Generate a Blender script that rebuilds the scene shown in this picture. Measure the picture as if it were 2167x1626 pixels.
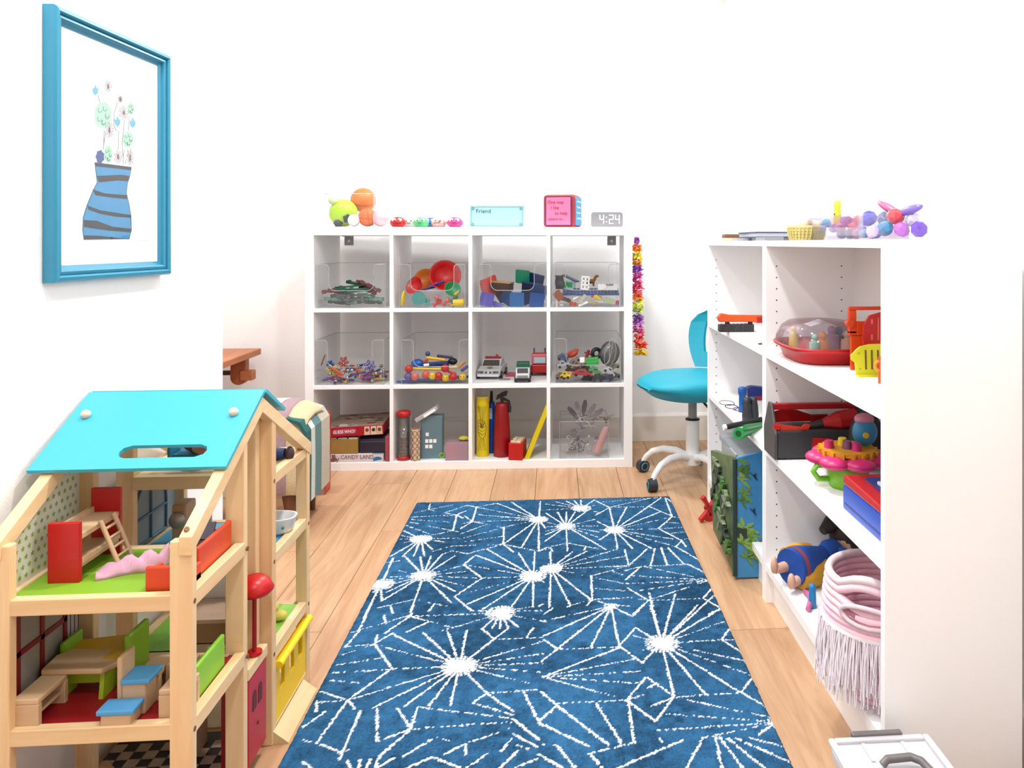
import bpy, bmesh, math, random
import numpy as np
from mathutils import Matrix, Vector, Euler
random.seed(7)
R = math.radians
scene = bpy.context.scene
C = scene.collection
for o in list(bpy.data.objects): bpy.data.objects.remove(o)

# ------------------------------------------------------------------ camera
FPX, PX, PY, EYE, YAW = 1640.0, 1297.0, 514.0, 1.016, R(4.4)
cd = bpy.data.cameras.new('camera'); cam = bpy.data.objects.new('camera', cd); C.objects.link(cam)
cam.location = (0, 0, EYE); cam.rotation_euler = (R(90), 0, -YAW)
cd.sensor_fit = 'HORIZONTAL'; cd.sensor_width = 36.0; cd.lens = FPX/2167*36
cd.shift_x = (1083.5-PX)/2167; cd.shift_y = -(813.0-PY)/2167
cd.clip_start = 0.02; cd.clip_end = 50
scene.camera = cam
# ------------------------------------------------------------------ world, lamps, exposure
w = bpy.data.worlds.new('world'); scene.world = w; w.use_nodes = True
w.node_tree.nodes['Background'].inputs[0].default_value = (1, 1, 1, 1)
w.node_tree.nodes['Background'].inputs[1].default_value = 0.3
CEIL = 2.36
def ceiling_lamp(x, y, power, size=0.15):
    l = bpy.data.lights.new('ceiling_lamp', 'AREA'); l.shape = 'DISK'; l.size = size; l.energy = power
    l.color = (0.99, 0.995, 1.0)
    o = bpy.data.objects.new('ceiling_lamp', l); C.objects.link(o); o.location = (x, y, CEIL-0.012)
for x, y, p in ((0.05, 0.1, 28), (-0.62, 0.9, 30), (0.03, 1.75, 44), (-0.1, 3.42, 42), (-1.25, 3.0, 27)):
    ceiling_lamp(x, y, p)
vs = scene.view_settings
vs.view_transform = 'Standard'; vs.look = 'None'; vs.gamma = 1.0; vs.use_curve_mapping = False
vs.exposure = -0.85
try:
    scene.cycles.transparent_max_bounces = 32; scene.cycles.max_bounces = 10; scene.cycles.diffuse_bounces = 6
except Exception: pass

# ------------------------------------------------------------------ pixel helpers: a direction of sight met with a plane of the room
_c, _s = math.cos(YAW), math.sin(YAW)
def _ray(u, v):
    a = (u-PX)/FPX; b = -(v-PY)/FPX
    return Vector((a*_c+_s, -a*_s+_c, b))
def on_z(u, v, z): d = _ray(u, v); return Vector((0, 0, EYE)) + d*((z-EYE)/d.z)
def on_y(u, v, y): d = _ray(u, v); return Vector((0, 0, EYE)) + d*(y/d.y)
def on_x(u, v, x): d = _ray(u, v); return Vector((0, 0, EYE)) + d*(x/d.x)

# ------------------------------------------------------------------ materials
def lin(c): return tuple((x/255/12.92 if x/255 <= .04045 else ((x/255+.055)/1.055)**2.4) for x in c)
_M = {}
KE = 1.4
def mat(rgb, rough=.45, k=KE, metal=0.0, var=.06, scale=60, bump=0.0, emit=0.0, sub=0.0):
    key = (rgb, rough, k, metal, var, scale, bump, emit)
    if key in _M: return _M[key]
    m = bpy.data.materials.new('mat_%d_%d_%d' % rgb); m.use_nodes = True
    nt = m.node_tree; b = nt.nodes['Principled BSDF']
    col = [min(.93, x/k) for x in lin(rgb)]
    tc = nt.nodes.new('ShaderNodeTexCoord'); nz = nt.nodes.new('ShaderNodeTexNoise')
    nz.inputs['Scale'].default_value = scale; nz.inputs['Detail'].default_value = 3
    nt.links.new(tc.outputs['Object'], nz.inputs['Vector'])
    mr = nt.nodes.new('ShaderNodeMapRange'); mr.inputs['To Min'].default_value = 1-var; mr.inputs['To Max'].default_value = 1+var*.4
    nt.links.new(nz.outputs['Fac'], mr.inputs['Value'])
    mx = nt.nodes.new('ShaderNodeMix'); mx.data_type = 'RGBA'; mx.blend_type = 'MULTIPLY'; mx.inputs['Factor'].default_value = 1
    mx.inputs['A'].default_value = (*col, 1)
    nt.links.new(mr.outputs['Result'], mx.inputs['B']); nt.links.new(mx.outputs['Result'], b.inputs['Base Color'])
    b.inputs['Roughness'].default_value = rough; b.inputs['Metallic'].default_value = metal
    if bump:
        bp = nt.nodes.new('ShaderNodeBump'); bp.inputs['Strength'].default_value = bump; bp.inputs['Distance'].default_value = .002
        nt.links.new(nz.outputs['Fac'], bp.inputs['Height']); nt.links.new(bp.outputs['Normal'], b.inputs['Normal'])
    if emit:
        b.inputs['Emission Color'].default_value = (*lin(rgb), 1); b.inputs['Emission Strength'].default_value = emit
    _M[key] = m; return m
def wood(rgb, dark, axis=2, k=KE, rough=.5, scale=18, rnd=0.0):
    key = ('wood', rgb, dark, axis, k, rough, scale, rnd)
    if key in _M: return _M[key]
    m = bpy.data.materials.new('wood'); m.use_nodes = True; nt = m.node_tree; b = nt.nodes['Principled BSDF']
    tc = nt.nodes.new('ShaderNodeTexCoord'); mp = nt.nodes.new('ShaderNodeMapping')
    sc = [scale*1.0]*3; sc[axis] = scale*.07
    mp.inputs['Scale'].default_value = sc
    nt.links.new(tc.outputs['Object'], mp.inputs['Vector'])
    oi = nt.nodes.new('ShaderNodeObjectInfo')
    if rnd:
        va = nt.nodes.new('ShaderNodeVectorMath'); va.operation = 'MULTIPLY_ADD'
        va.inputs[1].default_value = (37, 53, 91)
        nt.links.new(oi.outputs['Random'], va.inputs[0]); nt.links.new(mp.outputs['Vector'], va.inputs[2]); src = va.outputs['Vector']
    else: src = mp.outputs['Vector']
    nz = nt.nodes.new('ShaderNodeTexNoise'); nz.inputs['Scale'].default_value = 1.0; nz.inputs['Detail'].default_value = 6; nz.inputs['Roughness'].default_value = .62; nz.inputs['Distortion'].default_value = 1.2
    nt.links.new(src, nz.inputs['Vector'])
    cr = nt.nodes.new('ShaderNodeValToRGB'); cr.color_ramp.elements[0].position = .32; cr.color_ramp.elements[1].position = .62
    cr.color_ramp.elements[0].color = (*[x/k for x in lin(dark)], 1); cr.color_ramp.elements[1].color = (*[x/k for x in lin(rgb)], 1)
    nt.links.new(nz.outputs['Fac'], cr.inputs['Fac'])
    out = cr.outputs['Color']
    if rnd:
        mr = nt.nodes.new('ShaderNodeMapRange'); mr.inputs['To Min'].default_value = 1-rnd; mr.inputs['To Max'].default_value = 1+rnd*.6
        nt.links.new(oi.outputs['Random'], mr.inputs['Value'])
        mx = nt.nodes.new('ShaderNodeMix'); mx.data_type = 'RGBA'; mx.blend_type = 'MULTIPLY'; mx.inputs['Factor'].default_value = 1
        nt.links.new(out, mx.inputs['A']); nt.links.new(mr.outputs['Result'], mx.inputs['B']); out = mx.outputs['Result']
    nt.links.new(out, b.inputs['Base Color']); b.inputs['Roughness'].default_value = rough
    _M[key] = m; return m
def clear(tint=(254, 254, 254), gloss=.035, body=.010, rough=.04):
    key = ('clear', tint, gloss, body)
    if key in _M: return _M[key]
    m = bpy.data.materials.new('clear_plastic'); m.use_nodes = True; nt = m.node_tree
    for n in list(nt.nodes): nt.nodes.remove(n)
    out = nt.nodes.new('ShaderNodeOutputMaterial'); tr = nt.nodes.new('ShaderNodeBsdfTransparent'); gl = nt.nodes.new('ShaderNodeBsdfGlossy'); df = nt.nodes.new('ShaderNodeBsdfDiffuse')
    tr.inputs[0].default_value = (*lin(tint), 1); gl.inputs['Roughness'].default_value = rough; df.inputs[0].default_value = (*[x*.92 for x in lin(tint)], 1)
    lw = nt.nodes.new('ShaderNodeLayerWeight'); lw.inputs['Blend'].default_value = .25
    mr = nt.nodes.new('ShaderNodeMapRange'); mr.inputs['To Min'].default_value = gloss*.4; mr.inputs['To Max'].default_value = min(1, gloss*6)
    nt.links.new(lw.outputs['Fresnel'], mr.inputs['Value'])
    m1 = nt.nodes.new('ShaderNodeMixShader'); m1.inputs[0].default_value = body
    nt.links.new(tr.outputs[0], m1.inputs[1]); nt.links.new(df.outputs[0], m1.inputs[2])
    m2 = nt.nodes.new('ShaderNodeMixShader'); nt.links.new(mr.outputs['Result'], m2.inputs[0]); nt.links.new(m1.outputs[0], m2.inputs[1]); nt.links.new(gl.outputs[0], m2.inputs[2])
    nt.links.new(m2.outputs[0], out.inputs['Surface']); _M[key] = m; return m

# ------------------------------------------------------------------ mesh builder
def xf(loc=(0, 0, 0), rot=(0, 0, 0), s=(1, 1, 1)):
    return Matrix.Translation(loc) @ Euler([R(a) for a in rot]).to_matrix().to_4x4() @ Matrix.Diagonal((*s, 1))
class G:
    def __init__(g): g.v = []; g.f = []; g.x = Matrix.Identity(4); g.sm = []
    def at(g, loc=(0, 0, 0), rot=(0, 0, 0), s=(1, 1, 1)): g.x = xf(loc, rot, s); return g
    def add(g, vs, fs, sm=False):
        n = len(g.v); g.v += [tuple(g.x @ Vector(p)) for p in vs]; g.f += [tuple(i+n for i in f) for f in fs]; g.sm += [sm]*len(fs); return g
    def box(g, a, b):
        x0, y0, z0 = a; x1, y1, z1 = b
        return g.add([(x0,y0,z0),(x1,y0,z0),(x1,y1,z0),(x0,y1,z0),(x0,y0,z1),(x1,y0,z1),(x1,y1,z1),(x0,y1,z1)],
                     [(0,3,2,1),(4,5,6,7),(0,1,5,4),(1,2,6,5),(2,3,7,6),(3,0,4,7)])
    def cbox(g, c, s, rot=None):
        if rot is None: return g.box([c[i]-s[i]/2 for i in range(3)], [c[i]+s[i]/2 for i in range(3)])
        o = g.x; g.x = o @ xf(c, rot); g.box([-q/2 for q in s], [q/2 for q in s]); g.x = o; return g
    def cyl(g, p0, p1, r0, r1=None, n=14, cap=True):
        r1 = r0 if r1 is None else r1; p0 = Vector(p0); p1 = Vector(p1); d = (p1-p0).normalized()
        a = d.orthogonal().normalized(); b = d.cross(a); vs = []
        for p, r in ((p0, r0), (p1, r1)):
            for i in range(n):
                t = 2*math.pi*i/n; vs.append(p+(a*math.cos(t)+b*math.sin(t))*r)
        g.add(vs, [(i, (i+1) % n, n+(i+1) % n, n+i) for i in range(n)], True)
        if cap:
            g.add(vs[:n], [tuple(range(n))[::-1]]); g.add(vs[n:], [tuple(range(n))])
        return g
    def tube(g, pts, r, n=8, closed=False):
        pts = [Vector(p) for p in pts]; m = len(pts); vs = []; ref = None
        rs = r if isinstance(r, (list, tuple)) else [r]*m
        for i, p in enumerate(pts):
            d = (pts[(i+1) % m]-pts[i-1]) if closed else (pts[min(i+1, m-1)]-pts[max(i-1, 0)])
            d.normalize()
            a = d.orthogonal().normalized() if ref is None else (ref-d*ref.dot(d))
            if a.length < 1e-6: a = d.orthogonal()
            a.normalize(); ref = a; b = d.cross(a)
            for k in range(n):
                t = 2*math.pi*k/n; vs.append(p+(a*math.cos(t)+b*math.sin(t))*rs[i])
        fs = []
        for i in range(m if closed else m-1):
            j = (i+1) % m
            fs += [(i*n+k, i*n+(k+1) % n, j*n+(k+1) % n, j*n+k) for k in range(n)]
        g.add(vs, fs, True)
        if not closed:
            g.add(vs[:n], [tuple(range(n))[::-1]]); g.add(vs[-n:], [tuple(range(n))])
        return g
    def lathe(g, prof, n=20, c=(0, 0, 0), arc=1.0):
        vs = []; m = len(prof); k = n if arc == 1 else n+1
        for i in range(k):
            t = 2*math.pi*arc*i/n
            for r, z in prof: vs.append((c[0]+r*math.cos(t), c[1]+r*math.sin(t), c[2]+z))
        fs = []
        for i in range(n if arc == 1 else n):
            j = (i+1) % k
            fs += [(i*m+q, j*m+q, j*m+q+1, i*m+q+1) for q in range(m-1)]
        return g.add(vs, fs, True)
    def sph(g, c, r, n=16, m=10):
        r = (r, r, r) if not isinstance(r, (tuple, list)) else r
        vs = [(c[0], c[1], c[2]+r[2])]
        for i in range(1, m):
            a = math.pi*i/m
            for k in range(n):
                t = 2*math.pi*k/n; vs.append((c[0]+r[0]*math.sin(a)*math.cos(t), c[1]+r[1]*math.sin(a)*math.sin(t), c[2]+r[2]*math.cos(a)))
        vs.append((c[0], c[1], c[2]-r[2])); L = len(vs)-1
        fs = [(0, 1+k, 1+(k+1) % n) for k in range(n)]
        for i in range(m-2):
            fs += [(1+i*n+k, 1+(i+1)*n+k, 1+(i+1)*n+(k+1) % n, 1+i*n+(k+1) % n) for k in range(n)]
        fs += [(L, 1+(m-2)*n+(k+1) % n, 1+(m-2)*n+k) for k in range(n)]
        return g.add(vs, fs, True)
    def prism(g, poly, h0, h1, plane='xy'):
        # polygon swept from h0 to h1 along the axis that is not in its plane
        def P(p, h): return {'xy': (p[0], p[1], h), 'xz': (p[0], h, p[1]), 'yz': (h, p[0], p[1])}[plane]
        n = len(poly); vs = [P(p, h0) for p in poly]+[P(p, h1) for p in poly]
        return g.add(vs, [tuple(range(n))[::-1], tuple(range(n, 2*n))]+[(i, (i+1) % n, n+(i+1) % n, n+i) for i in range(n)])
    def ob(g, name, m, parent=None, bevel=0, seg=2):
        me = bpy.data.meshes.new(name); me.from_pydata([tuple(p) for p in g.v], [], g.f); me.update()
        bm = bmesh.new(); bm.from_mesh(me); bmesh.ops.recalc_face_normals(bm, faces=bm.faces); bm.to_mesh(me); bm.free()
        if any(g.sm) and len(me.polygons) == len(g.sm): me.polygons.foreach_set('use_smooth', g.sm)
        if m is not None: me.materials.append(m)
        o = bpy.data.objects.new(name, me); C.objects.link(o); o.parent = parent
        if bevel:
            md = o.modifiers.new('bevel', 'BEVEL'); md.width = bevel; md.segments = seg; md.limit_method = 'ANGLE'; md.angle_limit = R(50)
        return o
def arc(cx, cy, r, a0, a1, n=8): return [(cx+r*math.cos(R(a0+(a1-a0)*i/n)), cy+r*math.sin(R(a0+(a1-a0)*i/n))) for i in range(n+1)]
def rrect(x0, y0, x1, y1, r, n=4): return arc(x1-r, y1-r, r, 0, 90, n)+arc(x0+r, y1-r, r, 90, 180, n)+arc(x0+r, y0+r, r, 180, 270, n)+arc(x1-r, y0+r, r, 270, 360, n)
def tag(o, label, cat, group=None, kind=None):
    if label: o['label'] = label
    if cat: o['category'] = cat
    if group: o['group'] = group
    if kind: o['kind'] = kind
    return o
def place(o, loc, rot=(0, 0, 0), frame=None):
    if frame is None: o.location = loc; o.rotation_euler = [R(a) for a in rot]
    else: o.matrix_world = frame @ xf(loc, rot); 
    return o
def thing(name, label, cat, loc=(0, 0, 0), rot=(0, 0, 0), group=None, frame=None):
    o = bpy.data.objects.new(name, None); C.objects.link(o); o.empty_display_size = .02
    place(o, loc, rot, frame); return tag(o, label, cat, group)
def one(name, g, m, label, cat, loc=(0, 0, 0), rot=(0, 0, 0), group=None, frame=None, bevel=0):
    o = g.ob(name, m, None, bevel); place(o, loc, rot, frame); return tag(o, label, cat, group)
def struct(name, g, m, parent=None, bevel=0):
    o = g.ob(name, m, parent, bevel)
    if parent is None: o['kind'] = 'structure'
    return o
def text(name, s, size, m, parent, loc, rot, align='LEFT', ext=.0004, sx=1.0):
    cu = bpy.data.curves.new('t', 'FONT'); cu.body = s; cu.size = size; cu.extrude = ext; cu.align_x = align; cu.resolution_u = 3
    t = bpy.data.objects.new('t', cu); C.objects.link(t)
    dg = bpy.context.evaluated_depsgraph_get(); me = bpy.data.meshes.new_from_object(t.evaluated_get(dg))
    bpy.data.objects.remove(t); bpy.data.curves.remove(cu)
    me.materials.clear(); me.materials.append(m)
    o = bpy.data.objects.new(name, me); C.objects.link(o); o.parent = parent; o.location = loc; o.rotation_euler = [R(a) for a in rot]; o.scale = (sx, 1, 1)
    return o
WHITE = mat((250, 250, 250), .5, k=1.06, var=.01)
PINE = wood((252, 220, 170), (238, 192, 138), 2, k=1.18); PINEX = wood((252, 222, 172), (238, 194, 140), 0, k=1.25); PINEY = wood((252, 222, 172), (238, 194, 140), 1, k=1.18)
BLACK = mat((38, 38, 42), .4); DGREY = mat((75, 75, 80), .45); GREY = mat((150, 150, 152), .4); CHROME = mat((200, 200, 205), .2, metal=.9)
RED = mat((214, 18, 22), .35); DRED = mat((170, 15, 25), .4); ORANGE = mat((244, 92, 20), .4); YELLOW = mat((250, 214, 20), .4); LIME = mat((160, 220, 50), .4)
GREEN = mat((30, 150, 80), .4); BLUE = mat((20, 80, 190), .35); PINK = mat((240, 120, 175), .45); PURPLE = mat((120, 80, 190), .4); TEAL = mat((70, 165, 160), .4)
SKIN = mat((250, 200, 170), .5); NATWOOD = wood((236, 200, 158), (222, 182, 140), 0)
CLEAR = clear(); RIM = clear((225, 228, 230), .15, .45)

# ------------------------------------------------------------------ the room
XW = lambda y: -.905+.0437*(y-1.25)
YL, YB, XR, YR0 = 2.112, 3.96, .893, -1.6
WALL = mat((251, 250, 249), .85, k=1.04, var=.01, scale=140, bump=.25)
struct('wall_left', G().prism([(-2.5, YR0), (XW(YR0), YR0), (XW(YL), YL), (-2.5, YL)], 0, CEIL), WALL)
struct('wall_back', G().box((-2.5, YB, 0), (XR+.1, YB+.1, CEIL)), WALL)
struct('wall_right', G().box((XR, YR0, 0), (XR+.1, YB, CEIL)), WALL)
struct('wall_alcove', G().box((-2.5, YL, 0), (-2.4, YB, CEIL)), WALL)
struct('wall_rear', G().box((-2.5, YR0-.1, 0), (XR+.1, YR0, CEIL)), mat((196, 188, 180), .85, k=1.3))
struct('ceiling', G().box((-2.5, YR0-.1, CEIL), (XR+.1, YB+.1, CEIL+.1)), mat((250, 250, 250), .9, k=1.06, var=.01))
BASEB = mat((246, 240, 232), .5, k=1.1, var=.01)
struct('baseboard_back', G().prism([(YB, 0), (YB-.014, 0), (YB-.014, .125), (YB-.006, .138), (YB, .138)], -2.4, XR, 'yz'), BASEB)
struct('baseboard_right', G().prism([(XR, 0), (XR-.014, 0), (XR-.014, .125), (XR-.006, .138), (XR, .138)], YR0, YB-.015, 'xz'), BASEB)
fl = struct('floor', G().box((-2.5, YR0, -.08), (XR+.1, YB+.1, -.012)), mat((150, 105, 70), .8))
PLANKM = [wood((244, 198, 154), (216, 166, 122), 1, k=1.6, rough=.42, scale=26, rnd=.10), wood((240, 190, 146), (208, 156, 114), 1, k=1.6, rough=.42, scale=20, rnd=.10)]
pw, pl = .1775, 1.25
pm = {}
i0 = -14
for i in range(16):
    x0 = .460-pw*(14-i)+pw*.0
    if x0 > XR: break
    off = (i*.437) % 1.0*pl
    y = YR0-off
    while y < YB:
        a, b = max(y, YR0), min(y+pl, YB)
        if b-a > .02:
            L = round(b-a, 3); key = (L, random.random() < .5)
            if key not in pm:
                g = G().prism([(0, -.012), (pw-.0012, -.012), (pw-.0012, -.0016), (pw-.0026, 0), (.0014, 0), (0, -.0016)], 0, L-.0016, 'xz')
                o = g.ob('plank', PLANKM[len(pm) % 2], fl); pm[key] = o.data
            else:
                o = bpy.data.objects.new('plank', pm[key]); C.objects.link(o); o.parent = fl
            o.location = (x0, a, 0)
        y += pl

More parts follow.
